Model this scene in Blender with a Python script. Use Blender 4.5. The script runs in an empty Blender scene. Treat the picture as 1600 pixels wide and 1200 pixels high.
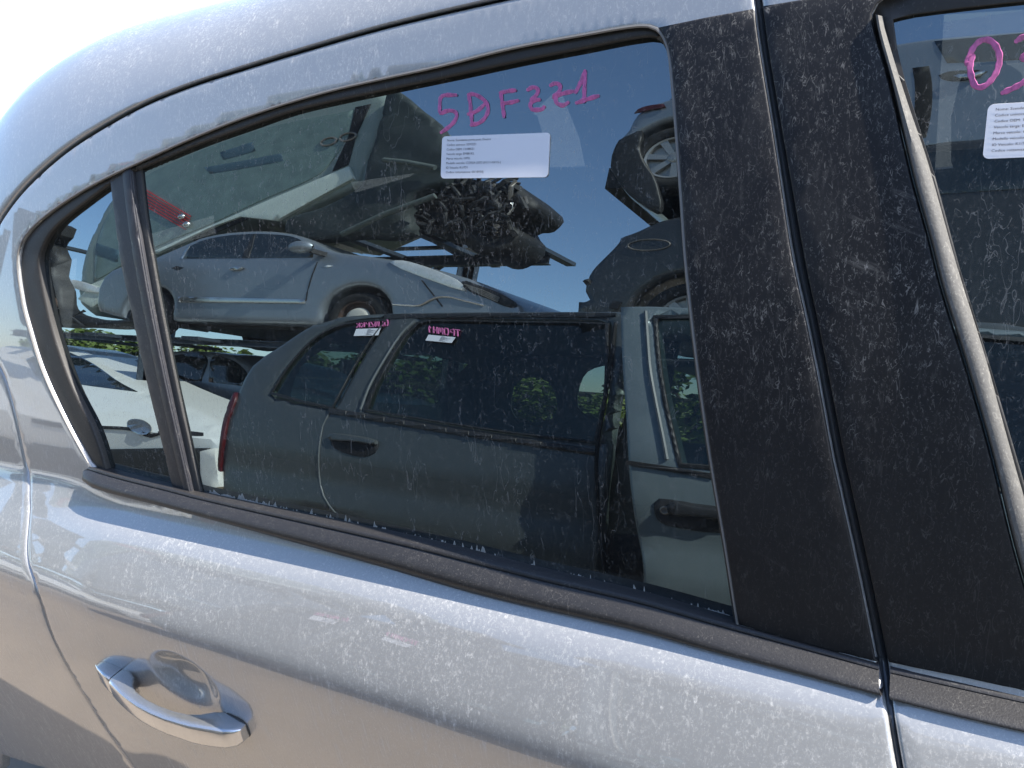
import bpy, bmesh, math, random
import numpy as np
from mathutils import Vector, Matrix
from mathutils.geometry import delaunay_2d_cdt
random.seed(3); np.random.seed(3)
SC = bpy.context.scene
COL = SC.collection

# ---------------------------------------------------------------- camera, world, sun, exposure
CAM = np.array([0.02161616, -0.48817402, 1.32235783])
YAW, PITCH, ROLL, FPX = -0.53614742, -0.36901765, -0.14581393, 1206.92
def cam_axes():
    f = np.array([math.sin(YAW)*math.cos(PITCH), math.cos(YAW)*math.cos(PITCH), math.sin(PITCH)])
    r = np.cross(f, [0, 0, 1]); r /= np.linalg.norm(r); u = np.cross(r, f)
    return r*math.cos(ROLL)+u*math.sin(ROLL), -r*math.sin(ROLL)+u*math.cos(ROLL), f
CR, CU, CF = cam_axes()
cd = bpy.data.cameras.new('camera'); cam = bpy.data.objects.new('camera', cd); COL.objects.link(cam)
cd.sensor_width = 36; cd.lens = FPX*36/1600; cd.clip_start = 0.02; cd.clip_end = 3000
cam.matrix_world = Matrix(((CR[0], CU[0], -CF[0], CAM[0]), (CR[1], CU[1], -CF[1], CAM[1]), (CR[2], CU[2], -CF[2], CAM[2]), (0, 0, 0, 1)))
SC.camera = cam
SUN = Vector((1.0, 0.24, 1.07)).normalized()
world = bpy.data.worlds.new('World'); SC.world = world; world.use_nodes = True
wn = world.node_tree; wn.nodes.clear()
sky = wn.nodes.new('ShaderNodeTexSky'); sky.sky_type = 'NISHITA'; sky.sun_disc = False
sky.sun_elevation = math.asin(SUN.z); sky.sun_rotation = math.atan2(SUN.x, SUN.y)
sky.air_density = 1.0; sky.dust_density = 0.8; sky.ozone_density = 3.5; sky.altitude = 100
bg = wn.nodes.new('ShaderNodeBackground'); bg.inputs[1].default_value = 0.15
wo = wn.nodes.new('ShaderNodeOutputWorld')
wn.links.new(sky.outputs[0], bg.inputs[0]); wn.links.new(bg.outputs[0], wo.inputs[0])
sl = bpy.data.lights.new('sun', 'SUN'); sl.energy = 5.0; sl.angle = math.radians(0.5); sl.color = (1.0, 0.95, 0.87)
so = bpy.data.objects.new('sun', sl); COL.objects.link(so); so.rotation_euler = SUN.to_track_quat('Z', 'Y').to_euler()
SC.view_settings.view_transform = 'Standard'; SC.view_settings.look = 'None'; SC.view_settings.gamma = 1
SC.view_settings.exposure = 1.28
SC.cycles.max_bounces = 10; SC.cycles.transparent_max_bounces = 16; SC.cycles.glossy_bounces = 6
SC.cycles.caustics_reflective = False; SC.cycles.caustics_refractive = False

# ---------------------------------------------------------------- objects and tagging
def tag(o, label=None, cat=None, group=None, kind=None):
    if label: o['label'] = label
    if cat: o['category'] = cat
    if group: o['group'] = group
    if kind: o['kind'] = kind
    return o
def empty(name, loc, label, cat, group=None):
    o = bpy.data.objects.new(name, None); COL.objects.link(o); o.location = loc
    o.empty_display_size = 0.1
    return tag(o, label, cat, group)
def origin(o):
    v = Vector(o.location)
    while o.parent: o = o.parent; v += Vector(o.location)
    return v
def mesh(name, verts, faces, mat, parent=None, smooth=True, mats=None, fm=None):
    """verts in world coordinates (or root-local when the parent chain starts elsewhere)"""
    off = origin(parent) if parent else Vector((0, 0, 0))
    me = bpy.data.meshes.new(name)
    me.from_pydata([(v[0]-off.x, v[1]-off.y, v[2]-off.z) for v in verts], [], faces)
    for m in ([mat] if mats is None else mats): me.materials.append(m)
    if fm is not None: me.polygons.foreach_set('material_index', fm)
    if smooth: me.polygons.foreach_set('use_smooth', [True]*len(me.polygons))
    me.update()
    if smooth: me.set_sharp_from_angle(angle=math.radians(52))
    o = bpy.data.objects.new(name, me); COL.objects.link(o)
    if parent: o.parent = parent
    return o
class MB:
    def __init__(s): s.v = []; s.f = []
    def add(s, v, f):
        b = len(s.v); s.v += [tuple(p) for p in v]; s.f += [tuple(i+b for i in q) for q in f]; return s
    def box(s, c, d, R=None):
        x, y, z = d[0]/2, d[1]/2, d[2]/2
        vs = [Vector((a*x, b*y, e*z)) for a in (-1, 1) for b in (-1, 1) for e in (-1, 1)]
        if R is not None: vs = [R @ v for v in vs]
        return s.add([v+Vector(c) for v in vs], [(0,1,3,2),(4,6,7,5),(0,4,5,1),(2,3,7,6),(0,2,6,4),(1,5,7,3)])
    def beam(s, a, b, w, h):
        a = Vector(a); b = Vector(b); d = b-a; L = d.length
        return s.box((a+b)/2, (L, w, h), d.to_track_quat('X', 'Z').to_matrix())
    def tube(s, pts, r, n=8, cap=True):
        pts = [Vector(p) for p in pts]; rs = r if isinstance(r, (list, tuple)) else [r]*len(pts)
        b = len(s.v); up = Vector((0, 0, 1))
        for i, p in enumerate(pts):
            d = (pts[min(i+1, len(pts)-1)]-pts[max(i-1, 0)]).normalized()
            a = d.cross(up)
            if a.length < 1e-3: a = d.cross(Vector((1, 0, 0)))
            a.normalize(); c = a.cross(d)
            for k in range(n):
                t = 2*math.pi*k/n; s.v.append(tuple(p+(a*math.cos(t)+c*math.sin(t))*rs[i]))
        for i in range(len(pts)-1):
            for k in range(n):
                k2 = (k+1) % n; s.f.append((b+i*n+k, b+i*n+k2, b+(i+1)*n+k2, b+(i+1)*n+k))
        if cap:
            s.f.append(tuple(b+k for k in range(n-1, -1, -1))); s.f.append(tuple(b+(len(pts)-1)*n+k for k in range(n)))
        return s
    def lathe(s, c, ax, prof, n=24):
        """prof: (distance along axis, radius)"""
        c = Vector(c); ax = Vector(ax).normalized(); a = ax.cross(Vector((0.013, 0, 1))).normalized(); e = ax.cross(a)
        b = len(s.v)
        for (h, r) in prof:
            for k in range(n):
                t = 2*math.pi*k/n; s.v.append(tuple(c+ax*h+(a*math.cos(t)+e*math.sin(t))*r))
        for i in range(len(prof)-1):
            for k in range(n):
                k2 = (k+1) % n; s.f.append((b+i*n+k, b+i*n+k2, b+(i+1)*n+k2, b+(i+1)*n+k))
        return s
    def build(s, name, mat, parent=None, smooth=False):
        return mesh(name, s.v, s.f, mat, parent, smooth)

# ---------------------------------------------------------------- materials
def nt(name):
    m = bpy.data.materials.new(name); m.use_nodes = True; t = m.node_tree; t.nodes.clear()
    return m, t, t.nodes.new('ShaderNodeOutputMaterial')
def N(t, kind, **kw):
    n = t.nodes.new('ShaderNode'+kind)
    for k, v in kw.items():
        if k.startswith('i_'):
            n.inputs[k[2:].replace('_', ' ')].default_value = v
        else: setattr(n, k, v)
    return n
def math_(t, op, a, b=None, c=None, clamp=False):
    n = t.nodes.new('ShaderNodeMath'); n.operation = op; n.use_clamp = clamp
    for i, x in enumerate((a, b, c)):
        if x is None: continue
        if isinstance(x, (int, float)): n.inputs[i].default_value = x
        else: t.links.new(x, n.inputs[i])
    return n.outputs[0]
def coords(t, scale=(1, 1, 1)):
    tc = N(t, 'NewGeometry'); mp = N(t, 'Mapping'); mp.inputs['Scale'].default_value = scale
    t.links.new(tc.outputs['Position'], mp.inputs['Vector']); return mp.outputs[0]
def noise(t, vec, scale, detail=2, dist=0, rough=.5):
    n = N(t, 'TexNoise'); n.inputs['Scale'].default_value = scale; n.inputs['Detail'].default_value = detail
    n.inputs['Distortion'].default_value = dist; n.inputs['Roughness'].default_value = rough
    t.links.new(vec, n.inputs['Vector']); return n.outputs['Fac']
def ramp(t, fac, a, b, va=0., vb=1.):
    n = N(t, 'MapRange', clamp=True); n.interpolation_type = 'SMOOTHSTEP'
    n.inputs['From Min'].default_value = a; n.inputs['From Max'].default_value = b
    n.inputs['To Min'].default_value = va; n.inputs['To Max'].default_value = vb
    t.links.new(fac, n.inputs['Value']); return n.outputs['Result']
def dust_mask(t, film=.1, worms=.8, streak=.3, speck=.5, wscale=55, pool=None, wipe=0, high=None, drip=.12):
    """dried rain and dust: curly tide lines, vertical runs, specks, thin film; optional painted sheen by height"""
    v = coords(t, (1, 1, .42))
    def worm(sc, thr, msc, mlo, mhi, off):
        mp = N(t, 'Mapping'); mp.inputs['Location'].default_value = (off, off*.3, off*.7); t.links.new(v, mp.inputs['Vector'])
        a = noise(t, mp.outputs[0], sc, 2.5, .8, .55)
        d = math_(t, 'ABSOLUTE', math_(t, 'SUBTRACT', a, .5))
        line = ramp(t, d, 0, thr, 1, 0)
        m = ramp(t, noise(t, mp.outputs[0], msc, 1, .3), mlo, mhi)
        return math_(t, 'MULTIPLY', line, m)
    w1 = worm(wscale*1.5, .022, wscale*2.2, .53, .62, 3.1)
    w2 = worm(wscale*2.9, .030, wscale*3.6, .52, .62, 7.7)
    w3 = worm(wscale*.8, .010, wscale*1.5, .58, .66, 5.3)
    w1 = math_(t, 'MAXIMUM', w1, w3)
    vs = coords(t, (1, 1, .07))
    st = ramp(t, noise(t, vs, 330, 3, .35, .65), .50, .74)
    st = math_(t, 'MULTIPLY', st, ramp(t, noise(t, coords(t, (1, 1, .5)), 60, 3, .4, .6), .38, .62))
    vm = ramp(t, noise(t, coords(t, (1, 1, .6)), 5, 4, .5, .6), .36, .66, .38, 1)
    sp = ramp(t, noise(t, coords(t, (1, 1, .6)), 650, 2, 0, .7), .58, .74)
    s = math_(t, 'MULTIPLY', math_(t, 'MAXIMUM', w1, math_(t, 'MULTIPLY', w2, .7)), worms)
    s = math_(t, 'MAXIMUM', s, math_(t, 'MULTIPLY', sp, speck))
    s = math_(t, 'ADD', s, math_(t, 'MULTIPLY', st, streak))
    s = math_(t, 'MULTIPLY', s, vm)
    if drip:
        dn = noise(t, coords(t, (1, 1, .022)), 95, 2, .15, .5); dd = ramp(t, math_(t, 'ABSOLUTE', math_(t, 'SUBTRACT', dn, .5)), 0, .010, 1, 0)
        dd = math_(t, 'MULTIPLY', dd, ramp(t, noise(t, coords(t, (1, 1, .25)), 24, 2, .4), .50, .62)); s = math_(t, 'ADD', s, math_(t, 'MULTIPLY', dd, drip))
    if wipe:
        vr = N(t, 'Mapping'); vr.inputs['Rotation'].default_value = (0, math.radians(-28), 0); vr.inputs['Scale'].default_value = (.05, 1, 1)
        vr.vector_type = 'TEXTURE' if False else 'POINT'; tc = N(t, 'NewGeometry'); r0 = N(t, 'Mapping'); r0.inputs['Rotation'].default_value = (0, math.radians(-28), 0)
        t.links.new(tc.outputs['Position'], r0.inputs['Vector']); vr.inputs['Rotation'].default_value = (0, 0, 0); t.links.new(r0.outputs[0], vr.inputs['Vector'])
        wl_ = ramp(t, noise(t, vr.outputs[0], 230, 3, .1, .6), .55, .75); wm = ramp(t, noise(t, coords(t), 7, 2, .5), .52, .66)
        s = math_(t, 'ADD', s, math_(t, 'MULTIPLY', math_(t, 'MULTIPLY', wl_, wm), wipe))
        s = math_(t, 'ADD', s, math_(t, 'MULTIPLY', ramp(t, noise(t, coords(t, (1, 1, .5)), 14, 4, .6), .42, .75), film*6))
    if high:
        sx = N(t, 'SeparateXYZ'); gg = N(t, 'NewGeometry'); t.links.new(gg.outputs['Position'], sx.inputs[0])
        s = math_(t, 'MULTIPLY', s, ramp(t, sx.outputs['Z'], high[0], high[1], high[2], high[3]))  # height ramp on the dust paints a sunlit sheen towards the top
    s = math_(t, 'ADD', s, film, clamp=True)
    if pool is not None: s = math_(t, 'MULTIPLY', s, pool)
    return math_(t, 'MINIMUM', s, .95)
DUST = (.42, .40, .36, 1)
def dirty(name, color, metallic=0, rough=.4, coat=0, coat_rough=.06, dust=DUST, spec=.5, coat_ior=1.5, bump=0, bscale=300, **dk):
    m, t, out = nt(name)
    p = N(t, 'BsdfPrincipled'); p.inputs['Base Color'].default_value = (*color, 1); p.inputs['Metallic'].default_value = metallic
    p.inputs['Roughness'].default_value = rough; p.inputs['Coat Weight'].default_value = coat; p.inputs['Coat Roughness'].default_value = coat_rough
    p.inputs['Specular IOR Level'].default_value = spec; p.inputs['Coat IOR'].default_value = coat_ior
    if bump:
        b = N(t, 'Bump'); b.inputs['Strength'].default_value = bump; b.inputs['Distance'].default_value = .001
        t.links.new(noise(t, coords(t), bscale, 3), b.inputs['Height']); t.links.new(b.outputs[0], p.inputs['Normal'])
    d = N(t, 'BsdfDiffuse'); d.inputs['Color'].default_value = dust
    mx = N(t, 'MixShader'); t.links.new(dust_mask(t, **dk), mx.inputs[0]); t.links.new(p.outputs[0], mx.inputs[1]); t.links.new(d.outputs[0], mx.inputs[2])
    t.links.new(mx.outputs[0], out.inputs[0]); return m
def plain(name, color, rough=.5, metallic=0, coat=0, emit=None, var=.25, vscale=6, spec=.5):
    m, t, out = nt(name)
    p = N(t, 'BsdfPrincipled'); p.inputs['Metallic'].default_value = metallic; p.inputs['Roughness'].default_value = rough
    p.inputs['Coat Weight'].default_value = coat; p.inputs['Coat Roughness'].default_value = .05; p.inputs['Specular IOR Level'].default_value = spec
    c = N(t, 'MixRGB'); c.inputs[1].default_value = (*[x*(1-var) for x in color], 1); c.inputs[2].default_value = (*[min(1, x*(1+var)) for x in color], 1)
    t.links.new(noise(t, coords(t), vscale, 5, .3, .6), c.inputs[0]); t.links.new(c.outputs[0], p.inputs['Base Color'])
    t.links.new(p.outputs[0], out.inputs[0]); return m
def glassmat(name, refl, tint, dusty=None, refltint=(1, 1, 1), fres=1.0):
    m, t, out = nt(name)
    g = N(t, 'BsdfGlossy'); g.inputs['Roughness'].default_value = 0.0; g.inputs['Color'].default_value = (*refltint, 1)
    tr = N(t, 'BsdfTransparent'); tr.inputs['Color'].default_value = (*tint, 1)
    lw = N(t, 'Fresnel'); lw.inputs['IOR'].default_value = 1.5
    f = math_(t, 'ADD', math_(t, 'MULTIPLY', lw.outputs[0], fres), refl, clamp=True)
    mx = N(t, 'MixShader'); t.links.new(f, mx.inputs[0]); t.links.new(tr.outputs[0], mx.inputs[1]); t.links.new(g.outputs[0], mx.inputs[2])
    last = mx.outputs[0]
    if dusty:
        d = N(t, 'BsdfDiffuse'); d.inputs['Color'].default_value = (.55, .53, .5, 1)
        m2 = N(t, 'MixShader'); t.links.new(dust_mask(t, **dusty), m2.inputs[0]); t.links.new(last, m2.inputs[1]); t.links.new(d.outputs[0], m2.inputs[2])
        last = m2.outputs[0]
    t.links.new(last, out.inputs[0]); return m
M = {}
M['paint'] = dirty('silver_paint', (.37, .365, .355), metallic=.45, rough=.40, coat=1, coat_rough=.015, coat_ior=1.9, film=.08, worms=.50, streak=.50, speck=.40, wscale=125, dust=(.74, .72, .68, 1))
M['paint_clean'] = dirty('silver_handle_paint', (.60, .61, .62), metallic=.9, rough=.26, coat=1, coat_rough=.02, coat_ior=1.8, film=.03, worms=.1, streak=.05, speck=.1)
M['applique'] = dirty('black_pillar_film', (.008, .008, .010), rough=.5, film=.003, worms=.26, streak=.08, speck=.14, wscale=110, wipe=.10, high=(.98, 1.22, .45, 1.9), spec=.35, dust=(.5, .47, .43, 1))  # dust raised at the top, cut below, to paint in the sunlit sheen
M['rubber'] = dirty('black_rubber', (.022, .022, .024), rough=.62, film=.07, worms=.05, streak=.08, speck=.18, bump=.25, bscale=900, spec=.35)
M['moulding'] = dirty('faded_moulding', (.016, .015, .016), rough=.42, film=.022, worms=.05, streak=.05, speck=.20, bump=.2, bscale=700)
M['seal_grey'] = dirty('dusty_weatherstrip', (.07, .068, .066), rough=.7, film=.14, worms=.25, streak=.25, speck=.45, bump=.5, bscale=350)
M['divider'] = dirty('divider_plastic', (.016, .016, .022), rough=.45, film=.02, worms=.08, streak=.05, speck=.15)
M['glass'] = glassmat('door_glass', .19, (.070, .09, .105), dict(film=.012, worms=.24, streak=.05, drip=.16, speck=.07, wscale=95), (.80, .95, 1.0))
M['inner'] = glassmat('glass_back', 0, (.9, .92, .92), fres=0)
M['black'] = plain('black_void', (.006, .006, .007), .8)
M['bead'] = plain('bead_edge', (.20, .19, .18), .5, var=.1)
M['gapseal'] = dirty('gap_rubber', (.03, .033, .04), rough=.28, film=.03, worms=0, streak=.05, speck=.1, spec=.6)
M['seal'] = dirty('window_rubber', (.020, .018, .017), rough=.5, film=.035, worms=0, streak=.02, speck=.15, spec=.4)
M['paper'] = plain('paper', (.80, .80, .84), .7, var=.02)
M['ink'] = plain('print_ink', (.06, .06, .09), .8, var=.1)
def marker_mat():
    m, t, out = nt('pink_marker'); d = N(t, 'BsdfDiffuse'); d.inputs['Color'].default_value = (.64, .18, .40, 1); tr = N(t, 'BsdfTransparent')
    f = ramp(t, noise(t, coords(t, (1, 1, .5)), 260, 4, .5, .7), .30, .62, .55, .98); mx = N(t, 'MixShader')
    t.links.new(f, mx.inputs[0]); t.links.new(tr.outputs[0], mx.inputs[1]); t.links.new(d.outputs[0], mx.inputs[2]); t.links.new(mx.outputs[0], out.inputs[0]); return m
M['marker'] = marker_mat()
M['sill'] = plain('pale_sill_paint', (.68, .74, .64), .5, .1, .3, var=.1)
M['ground'] = plain('dry_earth', (.25, .205, .16), .95, var=.3, vscale=3)
M['npaint'] = dirty('dark_grey_paint', (.058, .070, .073), metallic=.35, rough=.40, coat=.35, coat_rough=.2, film=.04, worms=.1, streak=.06, speck=.1)
M['ndoor'] = dirty('grey_green_paint', (.15, .19, .20), metallic=.4, rough=.42, coat=.35, coat_rough=.2, film=.05, worms=.1, streak=.1, speck=.2)
M['silver'] = plain('silver_car_paint', (.27, .30, .33), .38, .5, .4, var=.06)
M['palegreen'] = plain('pale_faded_paint', (.24, .29, .26), .5, .1, .3, var=.1)
M['white'] = plain('white_car_paint', (.74, .74, .69), .4, 0, .5, var=.05)
M['darkcar'] = plain('charcoal_car_paint', (.035, .037, .040), .4, .2, .5, var=.2)
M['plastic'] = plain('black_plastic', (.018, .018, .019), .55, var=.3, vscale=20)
M['darkglass'] = plain('tinted_car_glass', (.012, .017, .018), .06, 0, 0, var=.3, spec=.9)
M['thruglass'] = glassmat('side_window_glass', .07, (.36, .43, .39), None, (.9, 1, .95), 0)
M['hazyglass'] = plain('dusty_windscreen', (.17, .23, .20), .25, 0, .4, var=.45, vscale=7)
M['tyre'] = plain('tyre_rubber', (.022, .021, .020), .8, var=.3, vscale=15)
M['rim'] = plain('wheel_rim', (.40, .39, .37), .4, .6, var=.2, vscale=20)
M['rust'] = plain('rusty_steel', (.09, .055, .04), .8, .2, var=.5, vscale=18)
M['hub'] = plain('cream_hub_cap', (.62, .58, .50), .5, .1, var=.1)
M['steel'] = plain('painted_rack_steel', (.05, .065, .085), .5, .2, var=.3, vscale=5)
M['grease'] = plain('greasy_engine_metal', (.011, .011, .011), .6, .0, var=.7, vscale=14)
M['alloy'] = plain('cast_alloy', (.28, .25, .22), .45, .6, var=.4, vscale=16)
M['red'] = plain('red_lamp_plastic', (.07, .006, .008), .45, 0, .2, var=.2)
M['lens'] = plain('clear_lamp_lens', (.90, .87, .76), .15, .2, .8, var=.3, vscale=25)
M['chrome'] = plain('bright_trim', (.62, .62, .60), .2, .9, var=.05)
M['seatcloth'] = plain('grey_seat_cloth', (.10, .105, .115), .9, var=.25, vscale=40)
M['trim'] = plain('pale_grey_trim', (.10, .105, .12), .75, var=.1)
M['liner'] = plain('headliner', (.13, .135, .15), .9, var=.06)
M['leaf'] = plain('foliage', (.12, .175, .03), .6, var=.55, vscale=2.5)
M['bark'] = plain('bark', (.09, .07, .05), .9, var=.4)
M['wall'] = plain('pale_rendered_wall', (.13, .125, .11), .9, var=.12, vscale=1.5)
M['cloth'] = plain('navy_cloth', (.020, .024, .040), .9, var=.2)
M['tarp'] = plain('pale_blue_plastic', (.07, .12, .15), .5, var=.2)
M['trim_dark'] = plain('dark_blue_grey_trim', (.035, .042, .06), .7, var=.1)
M['crust'] = plain('dried_dirt', (.33, .33, .31), .9, var=.4, vscale=300)
M['worn_lip'] = plain('worn_door_lip', (.13, .14, .14), .5, var=.3, vscale=30)
M['underside'] = plain('grey_green_underside', (.030, .040, .040), .7, var=.5, vscale=3)
M['underside_light'] = plain('dusty_steel_tube', (.10, .12, .11), .7, var=.3, vscale=6)
M['redslat'] = plain('red_striped_plastic', (.55, .04, .04), .5, var=.1)

# ---------------------------------------------------------------- body side surface: y as a function of x (towards the front) and z (up)
TT, KK, ZC = math.tan(0.24952458), 0.23166, 1.12
PZ = np.array([.20, .30, .40, .50, .60, .68, .73, .77, .795, .808, .816, .824, .84, .86, .876, .887, .893, .899, .906, .93])
PY = np.array([.04, .050, .058, .066, .074, .0795, .0815, .0820, .0812, .0795, .0770, .0730, .0635, .0505, .0395, .0310, .0205, .0095, .0050, .0])
PZ2 = np.array([.20, .40, .60, .73, .80, .85, .90, .93])
PY2 = np.array([.04, .058, .074, .0815, .0760, .0520, .0190, .0])
def pchip(x, y):
    h = np.diff(x); d = np.diff(y)/h; m = np.zeros(len(x)); m[0] = d[0]; m[-1] = -.166
    for i in range(1, len(x)-1):
        if d[i-1]*d[i] > 0:
            w1 = 2*h[i]+h[i-1]; w2 = h[i]+2*h[i-1]; m[i] = (w1+w2)/(w1/d[i-1]+w2/d[i])
    return m
PM = pchip(PZ, PY); PM2 = pchip(PZ2, PY2)
def _h(z, PZ, PY, PM):
    i = np.clip(np.searchsorted(PZ, z)-1, 0, len(PZ)-2); h = PZ[i+1]-PZ[i]; t = (z-PZ[i])/h
    return (2*t**3-3*t**2+1)*PY[i]+(t**3-2*t**2+t)*h*PM[i]+(-2*t**3+3*t**2)*PY[i+1]+(t**3-t**2)*h*PM[i+1]
def _herm(z, x):
    w = sstep(-.99, -.84, x); return w*_h(z, PZ, PY, PM)+(1-w)*_h(z, PZ2, PY2, PM2)
def sstep(a, b, v):
    t = np.clip((v-a)/(b-a), 0, 1); return t*t*(3-2*t)
CRX, CRZ, CRS = -1.0, .787, -.05     # crease line through (x, z) with slope
DENT = None
def S0(x, z):
    z = np.asarray(z, float); x = np.asarray(x, float)
    up = TT*(z-.93)+KK*((z-ZC)**2-(.93-ZC)**2)
    lo = -_herm(np.clip(z, .2, .93), x)
    y = np.where(z >= .93, up, lo)
    return y+.055*np.minimum(x+.95, 0)**2+.14*np.maximum(x+.1, 0)**2
def S(x, z):
    y = S0(x, z)
    a = .006*(1-sstep(-1.05, -.74, x)); zc = CRZ+CRS*(x-CRX)
    y = y-a*np.maximum(0, 1-np.abs(z-zc)/.055)
    if DENT is not None:
        cx_, cz_, rx, rz, dp = DENT
        q = np.sqrt(((x-cx_)/rx)**2+((z-cz_)/rz)**2)
        y = y+dp*(1-sstep(.30, 1.0, q)**1.3)
    return y
def GS(x, z):        # glass, 11 mm inside the body surface, one cylinder
    z = np.asarray(z, float)
    return TT*(z-.93)+KK*((z-ZC)**2-(.93-ZC)**2)+.011+0*np.asarray(x, float)
def ray(px, py):
    d = CF+((px-800)/FPX)*CR+((600-py)/FPX)*CU
    return d/np.linalg.norm(d)
def hit(px, py, F=S, s0=.25, s1=6):
    """where the view ray through a photo point meets surface y = F(x, z)"""
    d = ray(px, py); g = lambda s: CAM[1]+s*d[1]-F(CAM[0]+s*d[0], CAM[2]+s*d[2])
    ss = np.linspace(s0, s1, 400); gv = g(ss); k = np.nonzero(gv > 0)[0]
    if len(k) == 0: k = [399]
    a, b = ss[max(k[0]-1, 0)], ss[k[0]]
    for _ in range(30):
        m = (a+b)/2
        if g(m) > 0: b = m
        else: a = m
    return CAM+d*(a+b)/2
def HX(pts, F=S):     # -> (x, z) list
    return [(h[0], h[2]) for h in (hit(p[0], p[1], F) for p in pts)]
def mirror_ray(px, py):
    P = hit(px, py, GS); sl = TT+2*KK*(P[2]-ZC); n = np.array([0, -1, sl]); n /= np.linalg.norm(n)
    d = ray(px, py); return P, d-2*(d@n)*n
def RX(pts, F):
    """where the mirrored ray from the glass meets surface y = F(x, z) across the aisle -> (x, z)"""
    out = []
    for p in pts:
        P, d = mirror_ray(p[0], p[1]); s = 1.0
        y = F(P[0], P[2])
        for _ in range(40):
            s = (y-P[1])/d[1]; Q = P+s*d; y = .5*y+.5*F(Q[0], Q[2])
        out.append((Q[0], Q[2]))
    return out
def smooth_line(pts, step=8, closed=False):
    """Catmull-Rom through points; a third value 1 marks a corner"""
    P = [(float(p[0]), float(p[1])) for p in pts]; cor = [len(p) > 2 for p in pts]; n = len(P); out = []
    rng = range(n) if closed else range(n-1)
    for i in rng:
        a = np.array(P[i]); b = np.array(P[(i+1) % n])
        p0 = np.array(P[i-1]) if (i > 0 or closed) and not cor[i] else a
        p3 = np.array(P[(i+2) % n]) if (i+2 < n or closed) and not cor[(i+1) % n] else b
        m = max(1, int(np.linalg.norm(b-a)/step))
        L = np.linalg.norm(b-a)
        t0 = (b-p0)/(np.linalg.norm(b-p0)+1e-9)*L*.98 if not cor[i] else (b-a)
        t1 = (p3-a)/(np.linalg.norm(p3-a)+1e-9)*L*.98 if not cor[(i+1) % n] else (b-a)
        for k in range(m):
            t = k/m; out.append(tuple((2*t**3-3*t**2+1)*a+(t**3-2*t**2+t)*t0+(-2*t**3+3*t**2)*b+(t**3-t**2)*t1))
    if not closed: out.append(P[-1])
    return out
def shift(line, d):
    L = np.array([p[:2] for p in line], float); t = np.gradient(L, axis=0); t /= np.linalg.norm(t, axis=1)[:, None]+1e-12
    return [tuple(p) for p in L+np.stack([-t[:, 1], t[:, 0]], 1)*d]
def inside(P, poly):
    poly = np.asarray(poly); x, y = P[:, 0], P[:, 1]; c = np.zeros(len(P), bool); n = len(poly)
    for i in range(n):
        x1, y1 = poly[i]; x2, y2 = poly[i-1]
        if y1 == y2: continue
        k = (y1 > y) != (y2 > y); c ^= k & (x < (x2-x1)*(y-y1)/(y2-y1)+x1)
    return c
def bdist(P, poly):
    poly = np.asarray(poly); d = np.full(len(P), 1e9)
    for i in range(len(poly)):
        a = poly[i-1]; b = poly[i]; ab = b-a; L = ab@ab
        if L < 1e-14: continue
        t = np.clip(((P-a)@ab)/L, 0, 1); q = a+t[:, None]*ab
        d = np.minimum(d, np.hypot(P[:, 0]-q[:, 0], P[:, 1]-q[:, 1]))
    return d
def area2(p):
    p = np.asarray(p); return float(np.sum(p[:, 0]*np.roll(p[:, 1], -1)-np.roll(p[:, 0], -1)*p[:, 1]))
def dedupe(p, eps=2e-4):
    out = []
    for q in p:
        if not out or math.hypot(q[0]-out[-1][0], q[1]-out[-1][1]) > eps: out.append((float(q[0]), float(q[1])))
    if math.hypot(out[0][0]-out[-1][0], out[0][1]-out[-1][1]) < eps: out.pop()
    return out
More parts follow.
